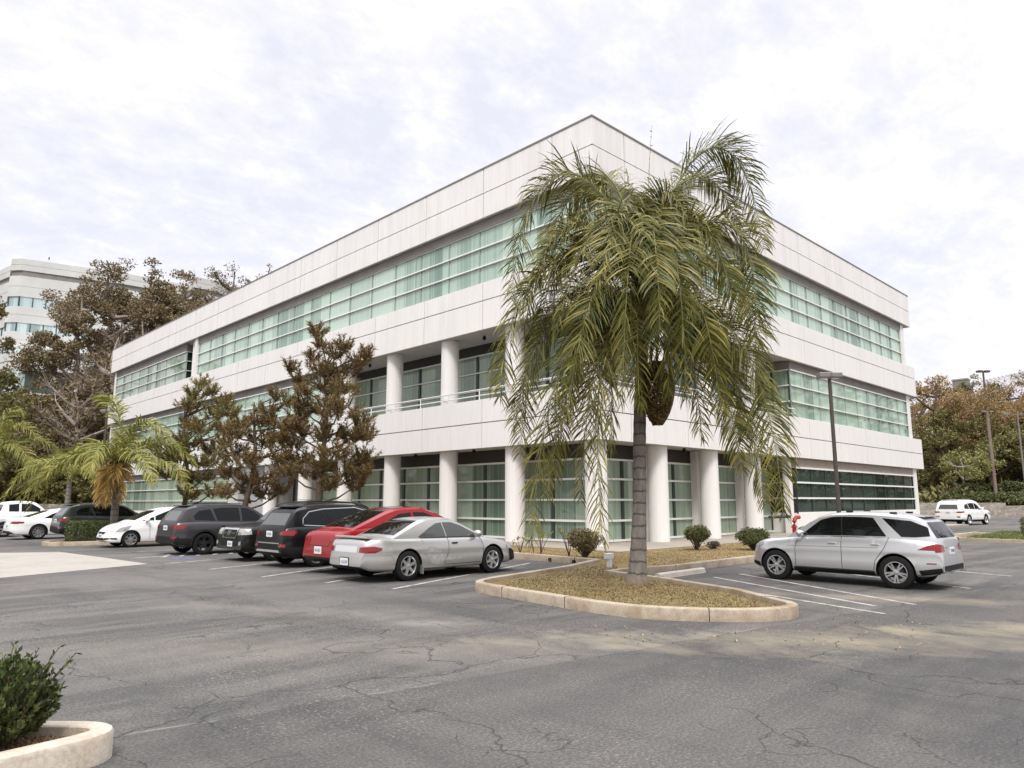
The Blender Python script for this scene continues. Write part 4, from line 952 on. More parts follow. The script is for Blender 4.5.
c.both('headlight', [(4.58, .81), (4.82, .80)], [(4.60, .96), (4.78, .96)], M['palelens'], eps=.012)
c.patch('lower_grille', 'F', [(-.5, .46), (.5, .46)], [(-.5, .58), (.5, .58)], M['dark'], eps=.012)
c.plate('F', .1, .52); c.mirror(3.3, 1.16); c.door([(1.34, .4), (1.34, 1.16)]); c.door([(2.34, .4), (2.34, 1.15)]); c.door([(3.4, .4), (3.36, 1.1)])
c.both('lower_cladding', [(1.5, .30), (3.3, .30)], [(1.5, .44), (3.3, .44)], M['dark'], eps=.008)
for y in (-.6, .6): c.rib('roof_rail', 'T', [(.6, y), (2.6, y)], .05, M['dark'], .05)
place(c, loc=(-9.2, 5.1, 0), rz=R(182)); pilot = c

suv_rear('parked_wagon', 'dark grey crossover wagon with black wheels, beside the white hatchback', 'grey', (-9.8, 9.1, 0), R(2), 'cars parked nose-in at the left front', rim='rimdark', trim=True, rails='dark')
# --- white hatchback backed in
HATCH = dict(cat='car', L=4.1, W=1.70, r=.31, rimr=.70, wheels=[.75, 3.25], tumble=.30, c=.7, k=.42, spokes=7,
    deck=[(0, .55), (.02, .9), (.1, 1.0), (1.5, 1.0), (2.6, 1.0), (3.2, .94), (3.65, .84), (3.92, .70), (4.05, .56), (4.1, .42)],
    roof=[(.05, 1.0), (.2, 1.3), (.4, 1.46), (1.2, 1.52), (1.8, 1.51), (2.2, 1.43), (3.3, .92)],
    bot=[(0, .30), (.2, .22), (1., .18), (3.3, .18), (3.9, .20), (4.1, .26)])
c = Car('parked_hatchback', 'small white hatchback backed in, nose pointing at the aisle by the clipped hedge', 'white', HATCH, (0, 0, 0), 0, None)
c.both('window', [(.45, 1.06), (1.35, 1.02)], [(.45, 1.30), (.7, 1.40), (1.3, 1.44)], M['carglass']); c.both('window', [(1.42, 1.04), (2.35, 1.03)], [(1.38, 1.44), (1.8, 1.42), (2.35, 1.20)], M['carglass']); c.both('window', [(2.4, 1.03), (2.85, 1.02)], [(2.4, 1.17), (2.85, 1.03)], M['carglass'], nx=6)
c.patch('windshield', 'T', [(2.28, -.52), (3.10, -.62)], [(2.28, .52), (3.10, .62)], M['carglass'], nx=10, ny=10)
c.patch('grille', 'F', [(-.34, .52), (.34, .52)], [(-.4, .60), (.4, .60)], M['dark'], eps=.012); c.patch('lower_grille', 'F', [(-.45, .28), (.45, .28)], [(-.4, .38), (.4, .38)], M['dark'], eps=.012)
c.both('headlight', [(3.4, .66), (3.82, .60)], [(3.25, .86), (3.68, .76)], M['palelens'], eps=.01)
for y in (-1, 1): c.patch('fog_lamp', 'F', [(y * .62, .34), (y * .46, .30)], [(y * .64, .38), (y * .46, .38)], M['dark'], eps=.014, nx=4)
c.both('lower_grille', [(3.72, .32), (3.95, .34)], [(3.76, .38), (3.95, .38)], M['dark'], eps=.01)
c.mirror(2.7, 1.0); c.door([(1.38, .3), (1.40, 1.0)]); c.door([(2.55, .3), (2.58, .95)]); c.plate('F', 0, .45)
place(c, loc=(-10.5, 14.95, 0), rz=R(182)) 

# --- further cars on the left
suv_rear('parked_suv', 'dark green SUV with roof rails, partly hidden behind the clipped hedge', 'darkgreen', (-10.3, 21.9, 0), R(2), None, rails='dark')
SED2 = dict(SEDAN); SED2.update(deck=[(0, .50), (.02, .72), (.05, .9), (.14, .97), (.9, .97), (2.0, .92), (3.5, .92), (4.3, .82), (4.7, .66), (4.85, .48)], roof=[(.55, .96), (1.0, 1.12), (1.7, 1.36), (2.2, 1.41), (2.8, 1.36), (3.75, .91)], spokes=9)
def sedan2(label, col, loc, rz, name='parked_sedan'):
    c = Car(name, label, col, SED2, (0, 0, 0), 0, None)
    c.both('window', [(1.3, .99), (2.20, .97)], [(1.65, 1.18), (1.85, 1.26), (2.16, 1.29)], M['carglass']); c.both('window', [(2.28, .97), (3.3, .95)], [(2.24, 1.30), (2.6, 1.28), (2.9, 1.18), (3.3, 1.0)], M['carglass'])
    c.patch('windshield', 'T', [(2.95, -.54), (3.60, -.68)], [(2.95, .54), (3.60, .68)], M['carglass'], nx=10, ny=10)
    c.patch('rear_window', 'T', [(.70, -.62), (1.55, -.52)], [(.70, .62), (1.55, .52)], M['carglass'], nx=12, ny=10)
    c.both('tail_light', [(.05, .74), (.46, .76)], [(.04, .86), (.5, .84)], M['taillight'], eps=.008)
    for y in (-1, 1): c.patch('tail_light', 'B', [(y * .84, .74), (y * .42, .75)], [(y * .84, .86), (y * .42, .83)], M['taillight'], eps=.01, nx=8)
    c.both('headlight', [(4.3, .64), (4.72, .54)], [(4.3, .74), (4.68, .64)], M['palelens'])
    c.patch('rear_diffuser', 'B', [(-.7, .26), (.7, .26)], [(-.74, .40), (.74, .40)], M['dark'], eps=.01)
    c.plate('B', 0, .62); c.door([(2.24, .3), (2.26, .96)]); c.door([(3.4, .3), (3.4, .93)]); c.mirror(3.2, .97); place(c, loc=loc, rz=rz); return c
sedan2('white sedan with red tail lamps behind the dark green SUV', 'white', (-11.6, 24.6, 0), R(2))
suv_rear('parked_suv', 'pale silver SUV at the left edge of the photo, in front of the retaining wall', 'whitegrey', (-15.2, 28.2, 0), R(3), None)
PICK = dict(SUVB); PICK.update(cat='pickup truck', L=5.3, W=1.9, wheels=[1.2, 4.35], deck=[(0, .7), (.03, 1.05), (.08, 1.12), (2.2, 1.12), (3.9, 1.1), (4.9, 1.02), (5.2, .85), (5.3, .6)], roof=[(1.95, 1.12), (2.05, 1.5), (2.2, 1.72), (2.9, 1.78), (3.5, 1.75), (3.75, 1.66), (4.35, 1.1)], bot=[(0, .5), (.9, .36), (4.0, .36), (5.3, .4)])
c = Car('pickup_truck', 'white extended-cab pickup truck with black side windows in front of the retaining wall', 'white', PICK, (0, 0, 0), 0, None)
c.both('window', [(2.32, 1.20), (2.82, 1.19)], [(2.32, 1.60), (2.82, 1.64)], M['carglass'], nx=8); c.both('window', [(2.94, 1.19), (4.0, 1.17)], [(2.94, 1.64), (3.5, 1.62), (4.0, 1.3)], M['carglass'])
c.patch('rear_window', 'B', [(-.6, 1.24), (.6, 1.24)], [(-.56, 1.60), (.56, 1.60)], M['carglass']); c.door([(2.88, .45), (2.88, 1.18)]); c.door([(4.1, .45), (4.08, 1.1)]); c.mirror(3.95, 1.2)
for y in (-1, 1): c.patch('tail_light', 'B', [(y * .88, .75), (y * .74, .75)], [(y * .88, 1.05), (y * .74, 1.05)], M['taillight'], eps=.01, nx=4)
place(c, loc=(-12.2, 34.5, 0), rz=R(4))
sedan2('white car parked behind the white sedan near the left edge', 'white', (-18.2, 35.5, 0), R(10))
# --- white SUV far right
suv_rear('parked_suv', 'white SUV parked far off by the stone wall, seen from behind', 'white', (43.3, -.75, 0), R(-8), None, rails='chrome', spec=PIL, scale=1.05, clad='p_white')

# ------------------------------------------------------------------ lamp posts and small things
def lamp_post(label, x, y, h, heads, rad=.085, mat='pole', z0=0, headmat='pole', base=True, hs=1.0, group='parking lot lamp posts', lean=(0, 0)):
    r_ = tag(empty('lamp_post', (x, y, z0)), label, 'lamp post', group)
    r_.rotation_euler = (lean[0], lean[1], 0)
    b = MB(); b.tube([(0, 0, .0), (0, 0, h)], [rad, rad * .8], 10); b.build('pole', M[mat], r_, True)
    if base: b = MB(); b.lathe([(.28, 0), (.28, .55), (.24, .6), (.001, .6)], 20); b.build('concrete_base', M['pad'], r_, True)
    for (a, ln) in heads:
        d_ = Vector((math.cos(a), math.sin(a), 0)); b = MB(); b.tube([(0, 0, h - .1), tuple(d_ * ln * .45 + Vector((0, 0, h - .1)))], .04, 6); ar = b.build('arm', M[mat], r_)
        T = Matrix.Translation(d_ * ln + Vector((0, 0, h - .08))) @ Matrix.Rotation(a, 4, 'Z'); b = MB(); b.box(-.22 * hs, .22 * hs, -.19 * hs, .19 * hs, -.09 * hs, .09 * hs, 0, T); hd = b.build('lamp_head', M[headmat], r_); bevel(hd, .03)
        b = MB(); b.box(-.16 * hs, .16 * hs, -.13 * hs, .13 * hs, -.09 * hs - .014, -.09 * hs - .001, 0, T); b.build('lens', M['lens'], hd)
    return r_
RA = math.atan2(RT.y, RT.x)
lamp_post('brown square-headed lamp post in front of the right end of the building', 3.87, -7.12, 6.15, ((RA + math.pi, .17), (RA, .17)), .075, 'pole', 0, 'polegrey', False)
p = W(44, -24.9); lamp_post('slim dark lamp post with two small heads beside the golden palm', p.x, p.y, 7.35, ((RA + math.pi, .2), (RA, .2)), .085, 'pole', 0, 'polegrey', False, .8)
def WL(f, r, z=0): return W(f, r, z)
def FF(py): return 720 * math.cos(PITCH) - (384 - py) * math.sin(PITCH)
def pr(px, f, py=330): return (px - 512) / FF(py) * f
def zt(py, f): return (720 * math.sin(PITCH) + (384 - py) * math.cos(PITCH)) / FF(py) * f + 1.8
p = WL(88.3, pr(987, 88.3, 411)); lamp_post('tall tan lamp post with two lamps on the slope above the far white SUV', p.x, p.y, zt(411, 88.3) - 1.2, ((RA + math.pi, .45), (RA, .45)), .22, 'polewood', 1.2, 'polewood', False, 1.1)
p = WL(118, pr(983, 118, 372)); lamp_post('thin lamp post standing behind the trees at the grey roof', p.x, p.y, zt(371, 118) - 8.4, ((RA + math.pi, .6), (RA, .6)), .17, 'pole', 8.4, 'pole', False, 1.8)
p = WL(86.5, pr(1017, 86.5, 412)); lamp_post('dim grey lamp post at the right edge of the photo', p.x, p.y, zt(412, 86.5) - 1.2, ((RA + math.pi, 1.4), (RA, 1.0)), .12, 'polegrey', 1, 'polegrey', False, 1.4)

# wheel stops
def wheelstop(label, x, y, rz, ln=1.8):
    b = MB(); pr = [(-.09, 0), (-.07, .10), (-.04, .125), (.04, .125), (.07, .10), (.09, 0)]
    for (p, q) in zip(pr, pr[1:]): b.face([(-ln / 2, p[0], p[1]), (ln / 2, p[0], p[1]), (ln / 2, q[0], q[1]), (-ln / 2, q[0], q[1])])
    b.face([(-ln / 2, a, z) for a, z in pr]); b.face([(ln / 2, a, z) for a, z in pr[::-1]])
    o = b.build('wheel_stop', M['wheelstop']); o.location = (x, y, .0); o.rotation_euler.z = rz; tag(o, label, 'wheel stop'); return o
wheelstop('pale concrete wheel stop lying on the asphalt right of the big palm', -5.45, -6.95, R(2), 2.1)
# drain pipe ends through the kerb
for i, (x, y) in enumerate(((-4.8, -2.0), (-4.86, -3.0))):
    b = MB(); b.lathe([(.055, 0), (.055, .05), (.043, .05), (.043, -.03), (.001, -.03)], 14, Matrix.Translation((x, y, .07)) @ Matrix.Rotation(R(-90), 4, 'Y')); o = b.build('drain_pipe', M['dark'], smooth=True)
    tag(o, ('black drain hole in the white kerb face, nearer the silver coupe', 'black drain hole in the white kerb face, nearer the round bush')[i], 'drain', 'kerb drain outlets')
# utility post by the palm
r_ = tag(empty('utility_post', (-5.9, -5.1, .1)), 'short white utility post with a small box, left of the big palm trunk', 'utility post')
b = MB(); b.box(-.05, .05, -.05, .05, 0, .30); b.build('post', M['rail'], r_)
b = MB(); b.box(-.11, .11, -.06, .09, .22, .36); o = b.build('meter_box', M['plate'], r_); bevel(o, .01)
# red fire pipe on the building
r_ = tag(empty('fire_pipe', (13.9, -.9, 0)), 'red fire department pipe with an elbow against the low wall', 'fire pipe')
b = MB(); b.tube([(0, 0, .1), (0, 0, .62), (.03, 0, .80), (.16, 0, .95), (.34, 0, 1.0), (.8, 0.1, 1.0)][::-1], .095, 12); b.build('elbow_pipe', M['redpaint'], r_, True)
b = MB(); b.lathe([(.15, 0), (.15, .06), (.1, .06)], 14, Matrix.Translation((0, 0, .52))); b.build('flange', M['redpaint'], r_, True)
b = MB(); b.tube([(-2.2, .15, 1.05), (-.2, .1, 1.05)], .07, 8); b.build('dark_pipe', M['header'], r_, True)

# ------------------------------------------------------------------ shrubs
def leaf_cloud(rg, cen, rad, n, size, up=.3, shell=.55, flatbox=False, lw=.5):
    """n small leaves through an ellipsoid (or a clipped box); returns verts, faces"""
    c = np.array(cen); rad = np.array(rad)
    if flatbox:
        u = rg.uniform(-1, 1, (n, 3)); k = rg.integers(0, 3, n); m_ = rg.random(n) < shell
        sgn = np.where(rg.random(n) < .5, -1, 1)
        for i in range(n):
            if m_[i]: u[i, k[i]] = sgn[i] * rg.uniform(.9, 1.04)
        P0 = c + u * rad
    else:
        u = rg.normal(size=(n, 3)); u /= np.linalg.norm(u, axis=1)[:, None]
        rr_ = np.where(rg.random(n) < shell, rg.uniform(.85, 1.05, n), rg.random(n) ** .4)
        P0 = c + u * rr_[:, None] * rad
    d = rg.normal(size=(n, 3)); d[:, 2] += up; d /= np.linalg.norm(d, axis=1)[:, None]
    t = rg.normal(size=(n, 3)); s_ = np.cross(d, t); s_ /= np.linalg.norm(s_, axis=1)[:, None]
    ln = size * rg.uniform(.6, 1.35, n)[:, None]
    V = np.stack([P0, P0 + d * ln * .5 + s_ * ln * lw * .5, P0 + d * ln, P0 + d * ln * .5 - s_ * ln * lw * .5], 1).reshape(-1, 3)
    return V
def qf(n): return np.arange(n * 4).reshape(-1, 4)
def shrub(name, label, loc, rad, n, size, mat, seed, cat='shrub', box=False, stems=5, lumps=None, group=None, stemh=.3, rz=0):
    rg = np.random.default_rng(seed); r_ = tag(empty(name, loc, rz), label, cat, group)
    Vs = []
    if box: Vs.append(leaf_cloud(rg, (0, 0, rad[2] + stemh), rad, n, size, flatbox=True, shell=.7))
    else:
        k = lumps or 7; Vs.append(leaf_cloud(rg, (0, 0, rad[2] + stemh), tuple(a * .8 for a in rad), n // 3, size, shell=.5))
        for i in range(k):
            a = rg.uniform(0, 6.28); e = rg.uniform(-.5, 1.2); cc = (math.cos(a) * math.cos(e) * rad[0] * .55, math.sin(a) * math.cos(e) * rad[1] * .55, rad[2] + stemh + math.sin(e) * rad[2] * .55)
            Vs.append(leaf_cloud(rg, cc, tuple(q * rg.uniform(.38, .55) for q in rad), int(n * .67 / k), size, shell=.6))
    V = np.concatenate(Vs); quads('foliage', V, qf(len(V) // 4), mat, r_)
    if not box or True:
        b = MB()
        # dark twiggy heart so that the shrub is not see-through
        for i in range(stems * 5):
            a = rg.uniform(0, 6.28); e = rg.uniform(.2, 1.0); q = (math.cos(a) * rad[0] * .85 * e, math.sin(a) * rad[1] * .85 * e, stemh + rad[2] * rg.uniform(.5, 1.8))
            b.tube([(rg.uniform(-.1, .1) * rad[0], rg.uniform(-.1, .1) * rad[1], 0), (q[0] * .5, q[1] * .5, q[2] * .55), q], [.018 * max(1, rad[0]), .012, .005], 5)
        b.build('stems', M['barkdark'], r_)
    return r_
# round bush left of the palm, etc
shrub('round_shrub', 'round half-dry bush on a bare stem in front of the corner column', (-4.1, -2.75, .1), (.56, .56, .44), 6500, .06, M['bushdry'], 11, stemh=.08)
shrub('round_shrub', 'small clipped green shrub right of the big palm trunk', (1.7, -3.0, .1), (.50, .50, .36), 5000, .06, M['hedge'], 12, stemh=.18)
shrub('low_shrub', 'low broad clipped shrub between the small shrub and the silver SUV', (3.1, -4.4, .1), (.66, .6, .36), 7500, .06, M['hedge'], 13, lumps=10, stemh=.06)
shrub('box_hedge', 'low clipped hedge running behind the hood of the silver SUV', (9.2, -4.4, .1), (1.5, .5, .30), 7000, .065, M['bushdry'], 14, cat='hedge', box=True, stemh=.05)
shrub('box_hedge', 'clipped green hedge on the kerbed island beside the white hatchback', (-12.3, 17.8, .08), (.66, .62, .42), 9000, .06, M['boxleaf'], 15, cat='hedge', box=True, stemh=.03)
shrub('box_hedge', 'clipped dark hedge at the right edge, on the grass strip', (24.6, -9.3, .08), (1.2, 1.0, .40), 5500, .09, M['hedge'], 16, cat='hedge', box=True, stemh=.03)
shrub('dead_shrub', 'small dark dried plant beside the clipped rectangular shrub', (2.6, -3.1, .1), (.4, .3, .12), 500, .06, M['header'], 17, stemh=.02)
# young plants at the bed edge by the coupe
def young_plant(label, x, y, h, seed, nl=26, spread=.35):
    rg = np.random.default_rng(seed); r_ = tag(empty('young_plant', (x, y, .1)), label, 'plant', 'young plants in the kerb bed')
    st = MB(); Vs = []
    for i in range(5):
        a = rg.uniform(0, 6.28); e = rg.uniform(.3, 1) * spread; tip = Vector((math.cos(a) * e, math.sin(a) * e, h * rg.uniform(.65, 1))); st.tube([(0, 0, 0), tuple(tip * .5 + Vector((0, 0, h * .08))), tuple(tip)], [.016, .011, .006], 5)
        Vs.append(leaf_cloud(rg, tuple(tip), (.09, .09, .07), nl // 3, .13, up=.8, shell=.2, lw=.3))
    st.build('stem', M['barkdark'], r_); V = np.concatenate(Vs); quads('leaves', V, qf(len(V) // 4), M['lime'], r_)
young_plant('young leafy plant in the bed nearest the front wheel of the silver coupe', -4.0, .1, .55, 31); young_plant('bare-stemmed young plant between the coupe and the column', -3.7, -.55, .75, 32); young_plant('young plant with upright leaves left of the round bush', -3.9, -1.95, .80, 33)

# foreground planter
pl_ = smooth_poly([(-22.2, -11.55), (-21.2, -11.46), (-20.4, -11.4), (-19.7, -11.33), (-19.38, -11.29), (-19.24, -11.17), (-19.22, -11.0), (-19.3, -10.86), (-19.5, -10.66), (-19.9, -10.3), (-20.5, -9.8), (-21.4, -9.1)], 2, False)
kerb_path('planter_kerb', pl_, .15, .20, M['kerbpale'], r=.035)
inset_soil('planter_soil', offs(pl_, .1), .13, M['soil'])
scatter_blades('mulch', [(-20.6, -11.2), (-19.5, -11.15), (-19.4, -11), (-19.6, -10.8), (-20.4, -10.1), (-21, -10)], 4500, leafmat('mulch_bits', [(.08, .04, .02), (.2, .12, .07), (.3, .2, .12)], 8), .13, .02, 9, .006, .8)
rg = np.random.default_rng(5)
sb = tag(empty('leafy_shrub', (-19.93, -10.80, .13)), 'dense dark green shrub in the pale kerbed planter at the lower left corner', 'shrub')
st = MB(); Vs = []
for i in range(330):
    a = rg.uniform(0, 6.28); e = rg.uniform(-.55, 1.45); rr_ = rg.uniform(.75, 1.03); rx = .40 * rr_ * (1.12 if rg.random() < .1 else 1)
    tip = Vector((math.cos(a) * math.cos(e) * rx, math.sin(a) * math.cos(e) * rx, .29 + math.sin(e) * .29 * rr_ * (1.1 if rg.random() < .12 else 1)))
    base = Vector((rg.uniform(-.05, .05), rg.uniform(-.05, .05), 0)); mid = (base + tip) / 2 + Vector((tip.x * .15, tip.y * .15, -.02))
    st.tube([tuple(base), tuple(mid), tuple(tip)], [.009, .006, .002], 4, False)
    dirn = (tip - mid).normalized()
    for k in range(20):
        t = rg.uniform(-.1, 1.08); p = mid + (tip - mid) * t; dd = Vector(rg.normal(size=3)).normalized() * .8 + dirn * .9 + Vector((0, 0, .25)); dd.normalize()
        s_ = dd.cross(Vector(rg.normal(size=3))).normalized(); up = s_.cross(dd); l_ = rg.uniform(.034, .058); wd = l_ * .27
        Vs += [p, p + dd * l_ * .45 + s_ * wd + up * .004, p + dd * l_, p + dd * l_ * .45 - s_ * wd + up * .004]
# the loose shoots that stick out at the right
for (dx, dz) in ((.50, .56), (.54, .62), (.47, .40), (.42, .66), (.40, .24), (.10, .68), (.28, .66)):
    tip = RT * dx + Vector((0, 0, dz)); mid = tip * .6; st.tube([(0, 0, .1), tuple(mid), tuple(tip)], [.008, .006, .002], 4, False)
    for k in range(18):
        p = mid + (tip - mid) * (k / 17); dd = (Vector(rg.normal(size=3)).normalized() + (tip - mid).normalized()).normalized(); s_ = dd.cross(Vector(rg.normal(size=3))).normalized(); l_ = rg.uniform(.03, .05); wd = l_ * .25
        Vs += [p, p + dd * l_ * .45 + s_ * wd, p + dd * l_, p + dd * l_ * .45 - s_ * wd]
st.build('stems', M['barkdark'], sb)
V = np.array([tuple(v) for v in Vs]); quads('foliage', V, qf(len(V) // 4), M['boxleaf'], sb)

# ------------------------------------------------------------------ palms
def bez(p, t):
    a, b_, c_, d_ = p; u = 1 - t
    return a * u ** 3 + b_ * 3 * u * u * t + c_ * 3 * u * t * t + d_ * t ** 3
def bezd(p, t):
    a, b_, c_, d_ = p; u = 1 - t
    return ((b_ - a) * 3 * u * u + (c_ - b_) * 6 * u * t + (d_ - c_) * 3 * t * t).normalized()
def frond(parent, ctrl, mat, n=78, ll=.62, wd=.017, seed=0, name='frond', droop=1.0, stalk=.028, start=.14):
    rg = np.random.default_rng(seed); st = MB()
    pts = [bez(ctrl, i / 16) for i in range(17)]
    st.tube([tuple(p) for p in pts], [stalk * (1 - .85 * i / 16) for i in range(17)], 6)
    V = []; F = []
    ph = rg.uniform(0, 9)
    for i in range(n):
        t = start + (1 - start) * (i + .3 * rg.random()) / n; p = bez(ctrl, t); T = bezd(ctrl, t)
        sv = T.cross(Vector((0, 0, 1))); 
        if sv.length < .25: sv = sv + T.cross(Vector((ctrl[3] - ctrl[0]).normalized().cross(Vector((0, 0, 1))))) * .3 + Vector((.2, .1, 0))
        sv.normalize(); up = sv.cross(T).normalized()
        if up.z < 0: up = -up
        env = (math.sin(math.pi * min(1, (t - start) / (1 - start) * .86 + .10)) ** .55)
        for sg in (1, -1):
            l_ = ll * env * rg.uniform(.8, 1.15); tilt = rg.uniform(-.7, .9)
            d0 = (sv * sg * 1.0 + T * (.55 + .5 * t) + up * tilt).normalized()
            g1 = Vector((0, 0, -1)) * droop * rg.uniform(.3, .95)
            q0 = p; q1 = p + d0 * l_ * .38; d1 = (d0 + g1 * .55).normalized(); q2 = q1 + d1 * l_ * .34; d2 = (d1 + g1 * .95).normalized(); q3 = q2 + d2 * l_ * .34
            ws = T.cross(d0).cross(d0); ws = ws.normalized() if ws.length > .01 else T
            ws = (ws + Vector(rg.normal(size=3)) * .35).normalized() * wd * rg.uniform(.7, 1.2)
            k = len(V); V += [q0 - ws * .5, q0 + ws * .5, q1 - ws, q1 + ws, q2 - ws * .85, q2 + ws * .85, q3]
            F += [(k, k + 1, k + 3, k + 2), (k + 2, k + 3, k + 5, k + 4), (k + 4, k + 5, k + 6)]
    o = quads(name, [tuple(v) for v in V], F, mat, parent)
    st.build('rachis', M['rachis'], o, True)
    return o
PX, PY = -8.31, -7.70
palm = tag(empty('queen_palm', (PX, PY, .1)), 'big queen palm with a grey ringed trunk and long drooping fronds on the kerbed island', 'palm tree', None)
def pl(x, y, dd):
    """x metres right, y metres up from the island, dd metres away from the viewer"""
    return RT * x + FW * dd + Vector((0, 0, y))
tr = MB(); tp = []; trd = []
for i in range(40):
    z = i * .148 - .05; t = i / 39; tp.append(tuple(pl(.02 + .30 * t + .02 * math.sin(z * 1.3), z, 0))); trd.append((.185 - .035 * min(1, z / 1.5) - .03 * t) + (.05 * math.exp(-z * 5)) + (.007 if i % 2 else 0))
tr.tube(tp, trd, 18); tr.build('trunk', M['palmbark'], palm, True)
b = MB(); b.lathe([(.27, -.1), (.25, .03), (.225, .10), (.20, .18), (.17, .24)], 20, Matrix.Translation(RT * .03)); b.build('root_boss', M['palmbase'], palm, True)
CR = pl(.40, 6.0, 0)
b = MB(); b.tube([tuple(pl(.32, 5.3, 0)), tuple(pl(.36, 5.9, 0)), tuple(pl(.40, 6.6, 0)), tuple(pl(.42, 7.2, 0))], [.15, .19, .13, .04], 14); b.build('crown_shaft', M['palmbark'], palm, True)
F0 = (Vector((PX, PY, 0)) - CAM).dot(FW); R0 = (Vector((PX, PY, 0)) - CAM).dot(RT)
def q(x, y, dd):
    return pl(pr(x, F0 + dd, y) - R0, zt(y, F0 + dd) - .1, dd)
FR_ = [ # control points of each frond
 ((662,160),(738,70),(764,250),(0,.2,.3)), ((690,190),(770,190),(754,350),(-.4,-.7,-.6)), ((700,275),(772,330),(783,515),(-.4,-.8,-.9)), ((690,290),(745,350),(765,505),(.4,.9,1.)),
 ((612,150),(525,120),(511,300),(.1,.2,0)), ((600,240),(508,225),(500,400),(-.4,-.8,-.8)), ((600,260),(530,270),(520,455),(.5,1.,1.1)), ((605,285),(540,330),(532,545),(-.4,-.9,-1.)),
 ((615,290),(585,340),(603,545),(-.7,-1.4,-1.5)), ((642,170),(628,185),(622,405),(-1,-2.2,-2.3)), ((655,185),(684,215),(686,400),(-.9,-2.,-2.1)), ((630,200),(602,120),(575,230),(.8,1.8,2.)),
 ((660,190),(705,130),(738,225),(.8,1.8,2.)), ((620,180),(570,140),(538,280),(.6,1.5,1.7)), ((690,240),(752,240),(768,410),(.5,1.1,1.3)), ((625,240),(590,240),(566,420),(-.8,-1.7,-1.8)),
 ((665,240),(705,250),(722,420),(-.8,-1.5,-1.6)), ((620,270),(570,300),(556,480),(.6,1.4,1.6)), ((670,280),(725,305),(745,440),(.8,1.6,1.7)), ((635,230),(598,160),(556,330),(-.6,-1.3,-1.5)),
 ((640,230),(640,200),(648,330),(.7,1.9,2.2)), ((650,190),(670,150),(705,270),(-.5,-1.2,-1.4)), ((636,200),(620,165),(598,290),(-.5,-1.6,-1.9)), ((640,210),(655,160),(660,330),(-.6,-1.9,-2.5)), ((668,215),(715,180),(735,320),(-.5,-1.2,-1.3)), ((615,230),(560,190),(535,350),(-.2,-.3,-.2)), ((612,300),(560,350),(548,500),(.1,.2,.3)), ((680,300),(725,350),(742,470),(-.2,-.2,-.2)), ((615,215),(545,175),(525,330),(-.3,-.7,-.9)), ((600,280),(530,300),(515,430),(.0,.0,-.1)), ((655,250),(672,290),(668,395),(-.8,-1.6,-1.7)), ((640,260),(634,300),(640,410),(-.7,-1.5,-1.6)), ((628,270),(608,300),(612,450),(-.5,-1.1,-1.2)), ((660,275),(692,300),(702,440),(-.3,-.6,-.7)), ((625,280),(590,310),(580,500),(.3,.7,.8))]
for i, (a, b_, c_, dd) in enumerate(FR_):
    low = 1 if c_[1] > 430 else 0
    s0 = CR + pl(0, -.30 - .12 * low if low else .0, 0) + (q(*a, dd[0]) - CR) * .08
    frond(palm, [s0, q(*a, dd[0]), q(*b_, dd[1]), q(*c_, dd[2])], M['palmleaf'], seed=100 + i, ll=.95 if i < 9 else .86, n=205, wd=.0145)
frond(palm, [CR + pl(0, .3, 0), q(648, 260, .1), q(646, 200, .2), q(652, 125, .3)], M['palmleaf'], seed=180, ll=.12, n=26, wd=.01, stalk=.02, name='spear_frond')
frond(palm, [CR + pl(0, .3, 0), q(640, 250, -.1), q(632, 210, -.2), q(626, 168, -.3)], M['palmleaf'], seed=181, ll=.25, n=40, wd=.012, droop=.3, stalk=.02)
# fruit bunch with its boat-shaped spathe
fb = MB(); fb.tube([tuple(q(648, 395, -.2)), tuple(q(652, 345, -.45)), tuple(q(657, 340, -.5)), tuple(q(657, 400, -.5))], [.03, .035, .03, .02], 8); o = fb.build('fruit_stalk', M['spathe'], palm, True)
rg = np.random.default_rng(77); V = []
cc = q(656, 385, -.48); n = 6500; t = rg.random(n); a = rg.uniform(0, 6.28, n); rr_ = .36 * np.sin(np.pi * np.clip(t * .84 + .10, 0, 1)) ** .8 * rg.uniform(.6, 1, n)
P0 = np.stack([np.cos(a) * rr_ * .9, np.sin(a) * rr_ * .9, .50 - t * 1.35], 1) + np.array(cc); dn = rg.normal(size=(n, 3)); dn /= np.linalg.norm(dn, axis=1)[:, None]; e1 = np.cross(dn, rg.normal(size=(n, 3))); e1 /= np.linalg.norm(e1, axis=1)[:, None]
V = np.stack([P0 - dn * .028, P0 + e1 * .024, P0 + dn * .028, P0 - e1 * .024], 1).reshape(-1, 3)
quads('fruit_cluster', V, qf(n), M['fruit'], palm)
sp_ = MB()
for i in range(14):
    t0, t1 = i / 14, (i + 1) / 14
    def ring(t):
        c_ = bez([q(655, 335, -.52), q(672, 350, -.45), q(680, 400, -.4), q(662, 425, -.45)], t); w_ = .13 * math.sin(math.pi * (t * .92 + .04)); return [c_ + RT * w_ * math.sin(k) * .35 - FW * w_ * math.cos(k) * .9 for k in (-1.4, -.7, 0, .7, 1.4)]
    A, B_ = ring(t0), ring(t1)
    for k in range(4): sp_.face([A[k], A[k + 1], B_[k + 1], B_[k]])
o = sp_.build('spathe', M['spathe'], palm, True); m_ = o.modifiers.new('s', 'SOLIDIFY'); m_.thickness = .015

